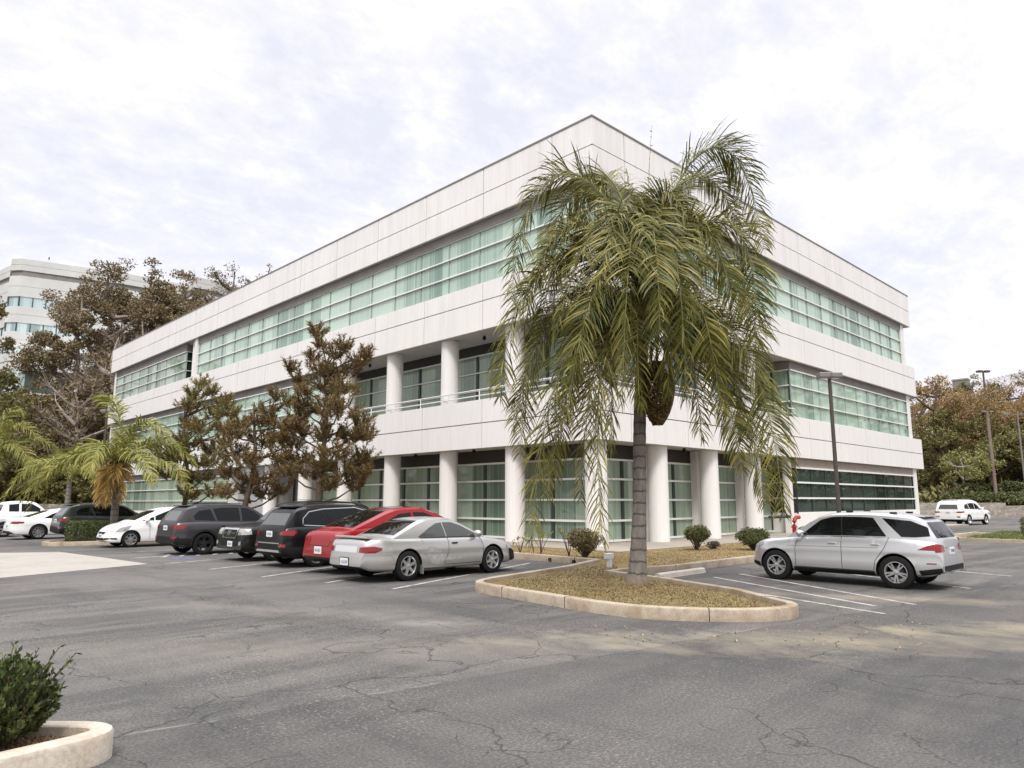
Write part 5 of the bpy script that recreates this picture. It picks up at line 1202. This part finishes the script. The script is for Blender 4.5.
def small_palm(label, f, r, z0, trunk_h, specs, lean=0, mat='palmyellow', ppm=24., trad=.16, ll=.75, n=95, group=None, dead=()):
    base = W(f, r, z0); root = tag(empty('queen_palm', base), label, 'palm tree', group)
    b = MB(); b.tube([(0, 0, -.1), tuple(RT * lean * .5 + Vector((0, 0, trunk_h / 2))), tuple(RT * lean + Vector((0, 0, trunk_h)))], [trad * 1.1, trad, trad * .9], 12); b.build('trunk', M['palmbark'], root, True)
    top = RT * lean + Vector((0, 0, trunk_h))
    for i, (p1, p2, p3) in enumerate(specs):
        g_ = lambda p: top + RT * p[0] + FW * p[2] + Vector((0, 0, p[1]))
        frond(root, [top + Vector((0, 0, .1)), g_(p1), g_(p2), g_(p3)], M[mat if i not in dead else 'palmdead'], n=n, ll=ll * 1.15, wd=.03, seed=int(300 + i + f * 3), stalk=.035, start=.08)
    return root
# palm between the hatchback and the building; fronds: (right, up, away)
g_ = 720 / 32.0
small_palm('yellow-green queen palm rising behind the white hatchback, with a dead golden frond', 32, (128 - 512) / 720 * 32.6, 0, 3.1,
    [((-.4, 1.8, -.2), (-2.2, 1.6, -.5), (-3.4, -1.7, -.6)), ((-.5, 1.2, .4), (-2.6, 1.5, .8), (-3.9, -.4, 1.0)), ((-.6, 1.2, -.6), (-1.8, 1.0, -1.6), (-2.7, -1.3, -2.)), ((0, 2., .1), (-.2, 3.6, .1), (-1.5, 3.3, .2)),
     ((.2, 1.8, -.1), (1.0, 3.0, -.2), (2.4, 1.3, -.3)), ((.6, 1.4, .3), (2.0, 1.9, .8), (3.0, .2, 1.)), ((.5, 1.0, -.6), (1.7, 1.2, -1.5), (2.6, -.6, -2.)), ((-.2, 1.6, 1.), (-.8, 2.4, 2.), (-1.5, .8, 2.8)), ((.3, 1.6, 1.), (1., 2.2, 2.), (1.7, .4, 2.8)),
     ((.6, .9, -.2), (2.3, 1.1, -.3), (3.4, -.9, -.4)), ((.0, 1.3, -.8), (.1, 1.6, -1.8), (.1, -.2, -2.4)), ((-.2, .5, -.3), (-.2, .3, -.6), (-.4, -1.5, -.4)), ((.25, .5, -.3), (.3, .2, -.5), (.5, -1.3, -.5)), ((.1, .5, -.4), (.1, .3, -.8), (.1, -1.4, -.8))],
    dead=(11, 12, 13), mat='palmyellow', ll=.7)
small_palm('yellowish queen palm standing on the slope at the left edge of the photo', 52, (0 - 512) / 720 * 52.5, 0, 4.6,
    [((-.4, 2., 0), (-2., 3., 0), (-4., 0, 0)), ((.3, 2.2, 0), (1.2, 3.8, 0), (3.0, 1.6, .2)), ((.8, 1.4, -.5), (2.6, 2.0, -1.), (4.0, -1.2, -1.2)), ((.6, 1.6, .8), (2.4, 2.8, 1.5), (3.8, .2, 2)), ((.3, 1.6, -1.), (.9, 2.2, -2.), (1.8, -1.4, -3.)),
     ((-.5, 1.6, -1.), (-1.2, 2.2, -2.), (-2.2, -1., -3.)), ((0, 2.6, .2), (.2, 4.4, .4), (1.2, 3.6, 1.)), ((.9, 1., 0), (2.4, 1.0, 0), (3.6, -2.6, 0)), ((.5, .8, -.8), (1.2, .8, -2.), (1.6, -2.8, -2.4))], mat='palmyellow', ll=.95, n=90)
small_palm('third, darker palm between the left edge palm and the golden one', 46, (78 - 512) / 720 * 46.5, 0, 3.0,
    [((-.4, 1.8, 0), (-2., 2.2, 0), (-3.2, -1.4, 0)), ((.3, 2., 0), (1., 3.2, 0), (2.4, 1.0, .2)), ((.8, 1.2, -.5), (2., 1.6, -1.), (3., -1., -1.2)), ((-.4, 1.6, .8), (-1.6, 2.8, 1.5), (-2.8, .2, 2)), ((-.3, 1.4, -1.), (-1.3, 2.0, -2.), (-2.4, -1.2, -2.4))], mat='palmyellow', ll=.8, n=80)

# ------------------------------------------------------------------ pines in front of the building
def pine(label, X, Y, h, lean, seed, mat, puffs, trunk_r=.16, z0=.1, psize=.55):
    """puffs: (right, up, away, radius) of needle masses measured from the foot of the trunk"""
    rg = np.random.default_rng(seed); root = tag(empty('pine_tree', (X, Y, z0)), label, 'pine tree', 'pines along the left front')
    tr = MB(); n = 14; pts = []
    for i in range(n + 1):
        t = i / n; pts.append(tuple(RT * (lean * t + .12 * math.sin(t * 7 + seed)) + FW * .1 * math.sin(t * 5 + seed) + Vector((0, 0, h * t))))
    tr.tube(pts, [trunk_r * (1 - .85 * i / n) + .01 for i in range(n + 1)], 9); tr.build('trunk', M['barkdark'], root, True)
    br = MB(); Vs = []
    for (x, z, y, rr_) in puffs:
        c_ = RT * x + FW * y + Vector((0, 0, z)); t = min(.97, max(.1, (z - .35 * math.hypot(x - lean * z / h, y)) / h)); s0 = Vector(pts[int(t * n)]); mid = (s0 + c_) / 2 + Vector((0, 0, -.12)) + Vector(rg.normal(size=3)) * .12
        br.tube([tuple(s0), tuple(mid), tuple(c_)], [.055, .035, .018], 5, False)
        rr_ *= rg.uniform(.8, 1.1); m = int(9 + rr_ * rr_ * 44)
        for k in range(m):    # tufts inside the puff
            u = Vector(rg.normal(size=3)).normalized() * (rg.random() ** .45) * rr_; u.z *= .5; tc_ = c_ + u
            if k % 2 == 0: br.tube([tuple(c_ + u * .1), tuple(tc_)], [.014, .006], 4, False)
            ax = (u.normalized() * .7 + Vector((0, 0, .9))).normalized(); tl = psize * rg.uniform(.7, 1.2)
            nn = 44
            tt = rg.random(nn); P0 = np.array(tc_) + np.outer(tt - .35, np.array(ax)) * tl
            d_ = rg.normal(size=(nn, 3)); d_ /= np.linalg.norm(d_, axis=1)[:, None]; d_ = d_ * .75 + np.array(ax) * .8; d_ /= np.linalg.norm(d_, axis=1)[:, None]
            s_ = np.cross(d_, rg.normal(size=(nn, 3))); s_ /= np.linalg.norm(s_, axis=1)[:, None]; ll = (.12 + .08 * rg.random(nn))[:, None]; ww = .015
            Vs.append(np.stack([P0 - s_ * ww, P0 + s_ * ww, P0 + d_ * ll + s_ * ww * .5, P0 + d_ * ll - s_ * ww * .5], 1).reshape(-1, 3))
    br.build('branches', M['barkdark'], root)
    V = np.concatenate(Vs); quads('needles', V, qf(len(V) // 4), M[mat], root)
def pf(base, lst, ppm):
    return [((x - base[0]) / ppm, (base[1] - y) / ppm, dd, r_ / ppm) for (x, y, dd, r_) in lst]
# right pine (foot hidden by cars)
pine('tallest pine, reddish brown, standing left of the open balcony', -5.56, 10.15, 7.5, -.2, 3, 'needle', pf((326, 556), [
    (312,338,0,10),(318,352,0,9),(330,360,.2,12),(342,356,-.2,8),(308,366,0,9),(285,378,0,8),(295,388,.3,12),(318,380,-.3,17),(340,378,.3,17),(360,370,0,12),(366,362,0,7),(328,396,.5,20),(308,404,-.5,14),(345,400,-.5,18),
    (300,420,0,15),(320,418,.8,20),(343,424,-.8,20),(358,430,.3,16),(300,440,-.3,16),(325,446,0,18),(352,448,.5,20),(368,448,-.3,14),(340,466,-.7,19),(362,470,.5,15),(290,456,.4,12),(278,470,0,10),(300,472,.5,14),(348,486,0,14),(366,488,0,10),(325,478,-.5,15),(280,440,.5,10),(312,488,.4,13),(334,498,-.3,12),(292,486,-.4,11),(356,500,.3,10)], 24.5), .17)
pine('middle pine, brown with olive tips, its crown merging with the tallest pine', -7.4, 13.4, 6.0, .2, 4, 'needle', pf((240, 552), [
    (265,400,0,8),(258,415,0,12),(278,405,0,9),(245,425,.3,14),(270,428,-.3,16),(290,420,.3,12),(228,440,-.4,14),(252,446,.4,18),(278,448,-.4,18),(296,440,0,12),(226,462,0,16),(248,468,-.6,18),(272,472,.5,18),(216,482,.4,14),(240,488,0,16),(262,490,-.5,14),(285,468,.3,10),(238,500,.4,10),(210,448,.6,10),(256,502,.4,13),(222,502,-.4,12),(276,500,.3,11)], 24.5), .15)
pine('left pine, darker, overlapping the golden palm', -8.2, 18.3, 6.1, -.2, 5, 'needle2', pf((184, 546), [
    (192,378,0,8),(188,390,0,10),(204,388,0,10),(218,398,.3,11),(186,405,-.3,13),(206,410,.3,15),(226,412,-.3,13),(180,424,.4,13),(200,430,-.4,17),(222,430,.5,15),(238,424,0,10),(186,446,0,15),(208,450,.5,16),(172,440,.3,9),(176,460,-.3,11),(194,466,.5,14),(216,466,-.2,13),(160,462,.3,9),(152,472,0,8),(165,478,0,10),(200,482,.4,12),(150,456,.2,7),(186,486,.2,8),(210,498,.4,12),(190,500,-.3,11)], 23.0), .13)

# ------------------------------------------------------------------ terrain behind
def sm(a, b_, x):
    t = min(1, max(0, (x - a) / (b_ - a))); return t * t * (3 - 2 * t)
def hillz_left(f, r): return 1.3 + 15.5 * sm(77, 112, f) + 3 * sm(112, 170, f) + .5 * math.sin(r * .21 + f * .1) * sm(80, 95, f)
def hillz_right(f, r): return 1.3 + 8.5 * sm(88, 125, f) + 6 * sm(125, 170, f) + .4 * math.sin(r * .27 + f * .13) * sm(90, 105, f)
def terrain(name, fn, f0, f1, r0, r1, st, mat):
    V = []; F = []; nf = int((f1 - f0) / st); nr = int((r1 - r0) / st)
    for i in range(nf + 1):
        for j in range(nr + 1):
            f = f0 + i * st; r = r0 + j * st; p = W(f, r, fn(f, r)); V.append(tuple(p))
    for i in range(nf):
        for j in range(nr):
            a = i * (nr + 1) + j; F.append((a, a + 1, a + nr + 2, a + nr + 1))
    tag(quads(name, V, F, mat), kind='structure')
terrain('hillside', hillz_left, 76.4, 180, -150, 20, 2.4, M['hill'])
terrain('hillside', hillz_right, 85.6, 190, 28, 160, 2.4, M['hill'])
def wall_(label, f, r0, r1, h, d_=.5, steps=None):
    b = MB()
    for (a, c_, hh) in (steps or [(r0, r1, h)]):
        p0, p1 = W(f, a), W(f, c_); t = (p1 - p0).normalized(); n_ = Vector((-t.y, t.x, 0)) * d_
        q = [p0, p1, p1 + n_, p0 + n_]
        for k in range(4):
            a_, b_ = q[k], q[(k + 1) % 4]; b.face([a_, b_, b_ + Vector((0, 0, hh)), a_ + Vector((0, 0, hh))])
        b.face([v + Vector((0, 0, hh)) for v in q])
    o = b.build('retaining_wall', M['stone']); tag(o, label, 'wall'); return o
wall_('low tan block retaining wall behind the parked cars at the left', 76, -75, -35, 1.5, steps=[(-75, -50.4, 1.75), (-50.4, -35, 1.5)])
wall_('tan stone retaining wall behind the far white SUV at the right', 85, 44, 110, 1.5, steps=[(44, 57.5, 1.6), (57.5, 110, 1.25)])
def cover(name, fn, f0, f1, r0, r1, n, size, mat, seed, h=1.0):
    rg = np.random.default_rng(seed); f = rg.uniform(f0, f1, n); r = rg.uniform(r0, r1, n)
    z = np.array([fn(a, c_) for a, c_ in zip(f, r)]); lump = np.sin(r * .9 + f * .4) * .5 + np.sin(r * .37 - f * .7) * .5 + .9
    z = z + rg.random(n) * h * np.clip(lump, .2, 2)
    P0 = np.stack([CAM.x + FW.x * f + RT.x * r, CAM.y + FW.y * f + RT.y * r, z], 1)
    d_ = rg.normal(size=(n, 3)); d_[:, 2] = abs(d_[:, 2]) + .3; d_ /= np.linalg.norm(d_, axis=1)[:, None]; s_ = np.cross(d_, rg.normal(size=(n, 3))); s_ /= np.linalg.norm(s_, axis=1)[:, None]
    ln = size * rg.uniform(.6, 1.5, n)[:, None]
    V = np.stack([P0, P0 + d_ * ln * .5 + s_ * ln * .3, P0 + d_ * ln, P0 + d_ * ln * .5 - s_ * ln * .3], 1).reshape(-1, 3)
    tag(quads(name, V, qf(n), mat), kind='stuff')
cover('brown_scrub', hillz_left, 78, 125, -95, -20, 60000, .55, M['scrub'], 21, 1.5)
cover('ivy', hillz_right, 87, 135, 34, 105, 60000, .6, M['scrubgreen'], 22, 1.3)

# ------------------------------------------------------------------ trees
def tree(name, label, f, r, z0, h, cr, seed, mat, bark='barkdark', n=5200, leaf=.42, group=None, crown_lo=.3, bare=.0, limbs=9, flat=1.0, cat='tree', sparse=.0, lean=0, trunk=.03):
    rg = np.random.default_rng(seed); root = tag(empty(name, W(f, r, z0)), label, cat, group)
    b = MB(); top = Vector((0, 0, h * .92)); tr_ = []; k_ = 8; 
    wob = [Vector((rg.normal() * .02 * h, rg.normal() * .02 * h, 0)) for _ in range(k_ + 1)]
    pts = [RT * lean * (i / k_) + Vector((0, 0, h * .9 * i / k_)) + wob[i] * (i / k_) for i in range(k_ + 1)]
    b.tube([tuple(p) for p in pts], [h * trunk * (.55 if bark == 'barepale' else .8) * (1 - .85 * i / k_) + .02 for i in range(k_ + 1)], 8); b.build('trunk', M[bark], root, True)
    br = MB(); tips = []
    for i in range(limbs):
        t = crown_lo + (.95 - crown_lo) * (i + rg.random() * .6) / limbs; s0 = pts[min(k_, int(t * k_))]; a = i * 2.4 + rg.uniform(-.5, .5)
        env = math.sin(math.pi * min(1, max(.18, (t - crown_lo) / (1 - crown_lo) * .8 + .2))) ** .7
        L_ = cr * env * rg.uniform(.65, 1.1); e = rg.uniform(.25, .8); tip = s0 + Vector((math.cos(a) * L_, math.sin(a) * L_, L_ * e * flat))
        mid = (s0 + tip) / 2 + Vector((0, 0, -.08 * L_)); br.tube([tuple(s0), tuple(mid), tuple(tip)], [h * .012 + .03, h * .008 + .02, .025], 5, False)
        tips.append((tip, L_ * .5))
        for j in range(5):
            a2 = a + rg.uniform(-1.2, 1.2); u = rg.uniform(.35, .95); s1 = s0 + (tip - s0) * u; l2 = L_ * rg.uniform(.35, .6); t2 = s1 + Vector((math.cos(a2) * l2, math.sin(a2) * l2, l2 * rg.uniform(.1, 1.0) * flat))
            br.tube([tuple(s1), tuple((s1 + t2) / 2 + Vector(rg.normal(size=3)) * .1), tuple(t2)], [.05, .03, .012], 4, False); tips.append((t2, l2 * .55))
            for q_ in range(3 if bare < .5 else 9):
                t3 = t2 + Vector(rg.normal(size=3)).normalized() * l2 * .6 + Vector((0, 0, l2 * .25)); s3 = s1 + (t2 - s1) * rg.uniform(.4, 1); br.tube([tuple(s3), tuple(t3)], [.025, .008], 3, False)
    tips.append((pts[-1], cr * .3)); br.build('branches', M[bark], root)
    tot = int(n * 1.9 * (1 - bare))
    if tot > 0:
        wts = np.array([x[1] ** 1.5 for x in tips]); cnt = (tot * wts / wts.sum()).astype(int) + 1; Vs = []
        for (p, rr_), c_ in zip(tips, cnt):
            if rg.random() < sparse * .6: continue
            m = max(2, c_ // 4)
            for _ in range(3):
                cc_ = np.array(p) + rg.normal(size=3) * rr_ * .5; Vs.append(leaf_cloud(rg, cc_, (rr_ * .62, rr_ * .62, rr_ * .42), m, leaf, shell=.3, lw=.6))
        V = np.concatenate(Vs); quads('crown', V, qf(len(V) // 4), M[mat], root)
    return root

def T_(name, label, px, f, top, cr, seed, mat, side='l', **k):
    r = pr(px, f); z0 = (hillz_left if side == 'l' else hillz_right)(f, r) - .3
    return tree(name, label, f, r, z0, zt(top, f) - z0, cr, seed, mat, **k)
GR = 'trees on the left hillside'
T_('gum_tree', 'broad brown gum tree with the highest crown before the hill office', 105, 92, 252, 6.6, 41, 'euca', n=17000, bark='barepale', limbs=17, group=GR, leaf=.30, sparse=.0, lean=.6)
T_('gum_tree', 'brown gum tree leaning left in front of the blue-banded windows of the hill office', 84, 88, 268, 4.2, 42, 'euca', n=14000, bark='barepale', limbs=14, group=GR, leaf=.30, sparse=.1, lean=-1.)
T_('gum_tree', 'dense brown gum tree right of the tallest crown, behind bare trunks', 150, 96, 258, 5.4, 43, 'euca', n=10500, limbs=11, group=GR, leaf=.38)
T_('gum_tree', 'rounded brown tree just above the roof edge of the main building', 182, 99, 268, 5.4, 44, 'euca', n=9000, group=GR, leaf=.38)
T_('gum_tree', 'thin open-crowned tree with visible twigs above the roofline, tallest at the right of the hill', 232, 93, 252, 5.0, 45, 'euca', n=9000, limbs=20, group=GR, leaf=.25, sparse=.1, crown_lo=.5)
T_('gum_tree', 'slender upright sprig of a tree above the white parapet', 264, 90, 248, 1.9, 46, 'euca', n=2600, limbs=22, group=GR, leaf=.24, sparse=.0, trunk=.012, crown_lo=.62)
T_('gum_tree', 'dark leafy tree cut by the left edge of the photo', -16, 70, 275, 3.8, 47, 'olive', n=6000, limbs=11, group=GR, leaf=.34, sparse=.2)
T_('bare_tree', 'bare pale-branched tree left of the parapet end', 118, 84, 320, 4.2, 48, 'euca', bare=.93, bark='barepale', n=3500, limbs=12, group=GR)
T_('bare_tree', 'bare pale-branched tree rising behind the roof edge', 142, 88, 305, 4.4, 49, 'euca', bare=.93, bark='barepale', n=3500, limbs=12, group=GR)
T_('bare_tree', 'bare grey tree with spreading limbs behind the left palm', 88, 80, 365, 4.6, 50, 'euca', bare=.85, bark='barepale', n=3500, limbs=12, group=GR)
T_('bare_tree', 'second bare tree along the roofline, beside the rounded brown tree', 168, 88, 300, 3.6, 51, 'euca', bare=.9, bark='barepale', n=3000, limbs=10, group=GR)
T_('gum_tree', 'brown tree standing low against the parapet corner', 108, 84, 345, 3.0, 52, 'euca', n=4200, group=GR, leaf=.32)
GS = 'brown shrubs on the left slope'
for i, (px, f, top, cr, mt, lab) in enumerate((
    (40, 98, 372, 3.6, 'olive', 'dark shrub under the windows of the hill office'), (66, 96, 374, 3.6, 'olive', 'dark round shrub right below the white corner of the hill office'), (14, 90, 388, 3.0, 'olive', 'green shrub at the left edge below the hill office'),
    (28, 84, 410, 3.4, 'scrub', 'reddish scrubby bush high on the left slope'), (58, 84, 405, 3.6, 'scrub', 'brown scrubby bush behind the golden palm fronds'), (90, 86, 392, 3.4, 'euca', 'greyish bush left of the building corner'),
    (10, 79.5, 450, 3.0, 'olive', 'olive bush above the wall at the left edge'), (34, 79.5, 446, 3.2, 'olive', 'olive-brown bush above the pickup truck'), (62, 79.5, 440, 3.4, 'olive', 'brown-green bush above the wall behind the dark green SUV'), (88, 79.5, 436, 3.0, 'olive', 'bush with a thin dark trunk beside the lamp post'),
    (100, 79, 462, 2.4, 'olive', 'low bush touching the left end of the main building'), (20, 78.5, 484, 1.7, 'olive', 'small rounded bush on the wall top above the silver SUV'), (46, 78.5, 482, 1.8, 'olive', 'small rounded bush on the wall top above the pickup cab'), (76, 78.5, 480, 1.8, 'olive', 'small rounded bush on the wall top left of the lamp post'))):
    T_('slope_shrub', lab, px, f, top + cr * 4.5, cr, 60 + i, mt, n=3600, limbs=8, crown_lo=.05, leaf=.34, flat=.6, group=GS, cat='shrub')
GA = 'autumn trees on the right hillside'
for i, (px, f, top, cr, mt, lab, kw) in enumerate((
    (928, 100, 372, 4.4, 'autumn', 'russet autumn tree right beside the end of the building', dict()), (944, 108, 378, 4.6, 'autumn', 'orange-brown autumn tree behind the first russet one', dict()),
    (962, 104, 384, 4.4, 'autumn', 'rusty autumn tree left of the tall lamp post', dict()), (968, 125, 372, 4.0, 'olive', 'dark open-crowned tree on the skyline left of the thin lamp post', dict(sparse=.3)),
    (990, 112, 396, 4.6, 'autumn', 'reddish tree below the grey ribbed roof', dict()), (1014, 108, 402, 4.6, 'autumn', 'orange tree under the grey roof at the right edge', dict()),
    (936, 97, 408, 4.2, 'olive', 'olive-brown tree low beside the building end', dict()), (1000, 100, 428, 4.2, 'olive', 'dark olive tree behind the tall lamp post', dict()), (975, 99, 420, 4.4, 'olive', 'mid-slope olive tree left of the tan lamp post', dict()),
    (1020, 99, 420, 4.2, 'olive', 'olive tree on the slope at the right edge', dict()), (1030, 128, 362, 5.0, 'autumn', 'thin-twigged tree on the skyline at the right edge', dict(bare=.6)), (985, 130, 374, 4.0, 'autumn', 'bare-twigged tree on the skyline in front of the grey roof', dict(bare=.85, bark='barkdark')),
    (950, 118, 384, 4.0, 'autumn', 'pinkish twiggy tree on the skyline by the building', dict(bare=.5)), (1004, 122, 380, 3.6, 'autumn', 'brown thin tree against the grey roof', dict(bare=.7)))):
    T_('autumn_tree' if mt == 'autumn' else 'hillside_tree', lab, px, f, top, cr, 90 + i, mt, side='r', n=kw.pop('n', 9500), limbs=12, crown_lo=.12, leaf=.29, group=GA, **kw)
T_('multi_trunk_tree', 'small yellow-green tree with several pale trunks above the far white SUV', 949, 90, 448, 3.0, 120, 'lime', side='r', n=3800, bark='barepale', limbs=9, leaf=.26, sparse=.15, crown_lo=.35, trunk=.035)
GH = 'clipped bushes on the right slope'
for i, (px, f, yc, rx, rz_, lab) in enumerate(((934, 88.5, 497, 2.2, 1.1, 'clipped bush behind the stone wall next to the building'), (952, 89.5, 490, 1.7, 1.0, 'clipped bush under the pale-trunked tree'), (972, 90, 488, 1.5, .8, 'clipped bush between the pale-trunked tree and the lamp post'), (994, 90, 487, 1.4, 1.0, 'clipped cone bush at the foot of the tan lamp post'), (1022, 90, 489, 1.5, .9, 'clipped bush on the slope at the right edge'),
    (962, 87.6, 499, 2.4, .9, 'long hedge mound above the wall behind the white SUV'), (990, 87.6, 499, 2.4, .9, 'long hedge mound above the wall right of the white SUV'), (1016, 87.6, 499, 2.2, 1.0, 'long hedge mound above the wall at the right edge'))):
    r = pr(px, f); z = zt(yc, f); gz = hillz_right(f, r)
    shrub('clipped_bush', lab, W(f, r, gz - .2), (rx, rx, rz_), 2600, .26, M['hedge'], 140 + i, group=GH, stemh=max(.0, z - gz - rz_))

# ------------------------------------------------------------------ office on the left hill
ho = tag(empty('hillside_office', W(118, -80, 0)), 'white stepped office building with blue glass bands high on the left hill', 'building')
def lc(f, r): v = W(f, r) - W(118, -80); return (v.x, v.y)
Z0 = 15.0
# plan of the tower, seen from here: short left face, narrow chamfer, long right face
foot = [lc(130, -100), lc(121.5, -88), lc(118.2, -85.6), lc(118, -83.6), lc(126, -70.5), lc(133, -62.5), lc(128, -58.5), lc(131, -55.5), lc(150, -50), lc(175, -80)]
def prism(b, pts, z0, z1, off=0.0):
    c_ = Vector((sum(p[0] for p in pts) / len(pts), sum(p[1] for p in pts) / len(pts), 0)); q = []
    for p in pts:
        v = Vector((p[0], p[1], 0)); d_ = (c_ - v).normalized(); q.append(v + d_ * off)
    for a, c2 in zip(q, q[1:] + q[:1]): b.face([a + Vector((0, 0, z0)), c2 + Vector((0, 0, z0)), c2 + Vector((0, 0, z1)), a + Vector((0, 0, z1))])
    b.face([v + Vector((0, 0, z1)) for v in q]); b.face([v + Vector((0, 0, z0)) for v in q][::-1])
def zf(py, f=118): return zt(py, f)
lev = [(zf(270), zf(258.5), 'w'), (zf(275.5), zf(270), 'g'), (zf(296), zf(275.5), 'w'), (zf(306), zf(296), 'b'), (zf(322), zf(306), 'w'), (zf(331), zf(322), 'b'), (zf(347), zf(331), 'w'), (zf(354), zf(347), 'b'), (Z0 - 1, zf(354), 'w')]
for (a, c_, k) in lev:
    b = MB()
    if k == 'w':
        prism(b, foot, a, c_ if c_ - a < 1.9 else (a + c_) / 2 - .03, 0)
        if c_ - a >= 1.9: prism(b, foot, (a + c_) / 2 + .03, c_, 0); prism(b, foot, (a + c_) / 2 - .05, (a + c_) / 2 + .05, .08)
        b.build('wall_band', M['panelfar'], ho)
    elif k == 'g': prism(b, foot, a, c_, .3); b.build('louvre_band', M['fascia'], ho)
    else:
        prism(b, foot, a - .01, c_ + .01, .25); wd_ = b.build('window_band', M['glass_blue'], ho)
        mb = MB()
        for p, q_ in zip(foot, foot[1:]):
            P0 = Vector((*p, 0)); P1 = Vector((*q_, 0)); l_ = (P1 - P0).length
            for i in range(int(l_ / 1.9) + 1):
                x = P0 + (P1 - P0) * (i * 1.9 / l_); d_ = (Vector((sum(t[0] for t in foot) / len(foot), sum(t[1] for t in foot) / len(foot), 0)) - x).normalized() * .2; x = x + d_; mb.box(x.x - .06, x.x + .06, x.y - .06, x.y + .06, a, c_)
        mb.build('mullions', M['mullion'], wd_)
b = MB(); b.tube([(*lc(118.6, -79.5), zf(258.5)), (*lc(118.6, -79.5), zf(256))], .1, 6); b.build('mast', M['header'], ho)
# lower wing with glazed ground floor
foot2 = [lc(116, -92), lc(112, -82.5), lc(108, -77.2), lc(107.4, -74.6), lc(112, -63), lc(122, -60), lc(125, -85)]
for (a, c_, k) in ((zf(362, 109), zf(354, 109), 'w'), (zf(363, 109), zf(361.9, 109), 's'), (zf(372, 109), zf(363, 109), 'w'), (zf(394, 109), zf(372, 109), 'b'), (Z0 - 3.5, zf(394, 109), 'w')):
    b = MB(); prism(b, foot2, a, c_, {'w': 0, 's': .1, 'b': .7}[k]); b.build({'w': 'wall_band', 's': 'seam', 'b': 'window_band'}[k], {'w': M['panelfar'], 's': M['fascia'], 'b': M['glass_dark']}[k], ho)
b = MB(); prism(b, [lc(107.9, -77.3), lc(107.3, -74.7), lc(108.5, -74.2), lc(109.0, -77.0)], zf(394, 109), zf(372.5, 109), 0); b.build('corner_window', M['glass_blue'], ho)
# grey ribbed building on the right hill
gb = tag(empty('hillside_building', W(135, 86, 0)), 'grey building with a sloping ribbed roof behind the trees at the right edge', 'building')
def lg(f, r): v = W(f, r) - W(135, 86); return Vector((v.x, v.y, 0))
def zg(py): return zt(py, 140)
A0, A1 = lg(142, 90.5), lg(131, 103); B0, B1 = lg(152, 92), lg(141, 106)
b = MB(); b.face([A0 + Vector((0, 0, zg(402))), A1 + Vector((0, 0, zg(398))), B1 + Vector((0, 0, zg(366))), B0 + Vector((0, 0, zg(380)))])
rfm = b.build('sloping_roof', M['roofgrey'], gb); m_ = rfm.modifiers.new('s', 'SOLIDIFY'); m_.thickness = .4
rb_ = MB()
for i in range(26):
    t = i / 25; p0 = A0.lerp(A1, t) + Vector((0, 0, zg(402 - 4 * t) + .1)); p1 = B0.lerp(B1, t) + Vector((0, 0, zg(380 - 14 * t) + .1)); rb_.tube([tuple(p0), tuple(p1)], .09, 4)
rb_.build('roof_rib', M['roofgrey'], rfm)
b = MB()
for a, c_ in ((A0, A1), (A1, B1), (B1, B0), (B0, A0)): b.face([a * .98 + Vector((0, 0, 6)), c_ * .98 + Vector((0, 0, 6)), c_ * .98 + Vector((0, 0, zg(402) - .3)), a * .98 + Vector((0, 0, zg(402) - .3))])
b.build('wall', simple('dark_red_brick_wall', (.12, .07, .06), .8), gb)
hb = tag(empty('rooftop_block', W(140, 88.5, 0)), 'small dark grey block on the skyline among the autumn trees', 'building')
b = MB(); b.box(-1.0, 1.0, -1.3, 1.3, 6, (501 - 379) / 730 * 140 + 1.8); o = b.build('wall', M['fascia'], hb); bevel(o, .05)
b = MB(); b.box(-1.1, 1.1, -1.4, 1.4, (501 - 379) / 730 * 140 + 1.8, (501 - 378) / 730 * 140 + 1.9); b.build('roof', M['roofgrey'], hb)

# ------------------------------------------------------------------ woods off to both sides, seen as reflections in the windows
def wood(name, spots, mat, seed, leaf=.9):
    rg = np.random.default_rng(seed); Vs = []
    for (x, y, h) in spots:
        for k in range(9):
            t = k / 8; rr_ = (1 - t) * h * .20 + .5; Vs.append(leaf_cloud(rg, (x + rg.uniform(-.4, .4), y + rg.uniform(-.4, .4), h * (.15 + .82 * t)), (rr_, rr_, h * .07), int(110 * (1.2 - t)), leaf, shell=.4))
    V = np.concatenate(Vs); return tag(quads(name, V, qf(len(V) // 4), mat), kind='stuff')
rg = np.random.default_rng(88)
wood('wood', [(62 + i * 4.2 + rg.uniform(-1, 1), -26 - (i % 4) * 4, 19 + rg.uniform(-5, 8)) for i in range(16)], M['scrubgreen'], 5)
wood('wood', [(-34 - (i % 3) * 4, 48 + i * 3.6 + rg.uniform(-1, 1), 13 + rg.uniform(-3, 7)) for i in range(18)], M['scrubgreen'], 6)

# a few fallen leaves along the kerbs
scatter_blades('leaf_litter', [(-12.6, -10), (-11.7, -10.6), (-10, -12.3), (-8.6, -12), (-8, -13), (-11, -14), (-13.5, -11)], 110, leafmat('litter_leaves', [(.10, .06, .03), (.25, .16, .08), (.34, .26, .13)], 5), .006, .035, 40, .014, .9)
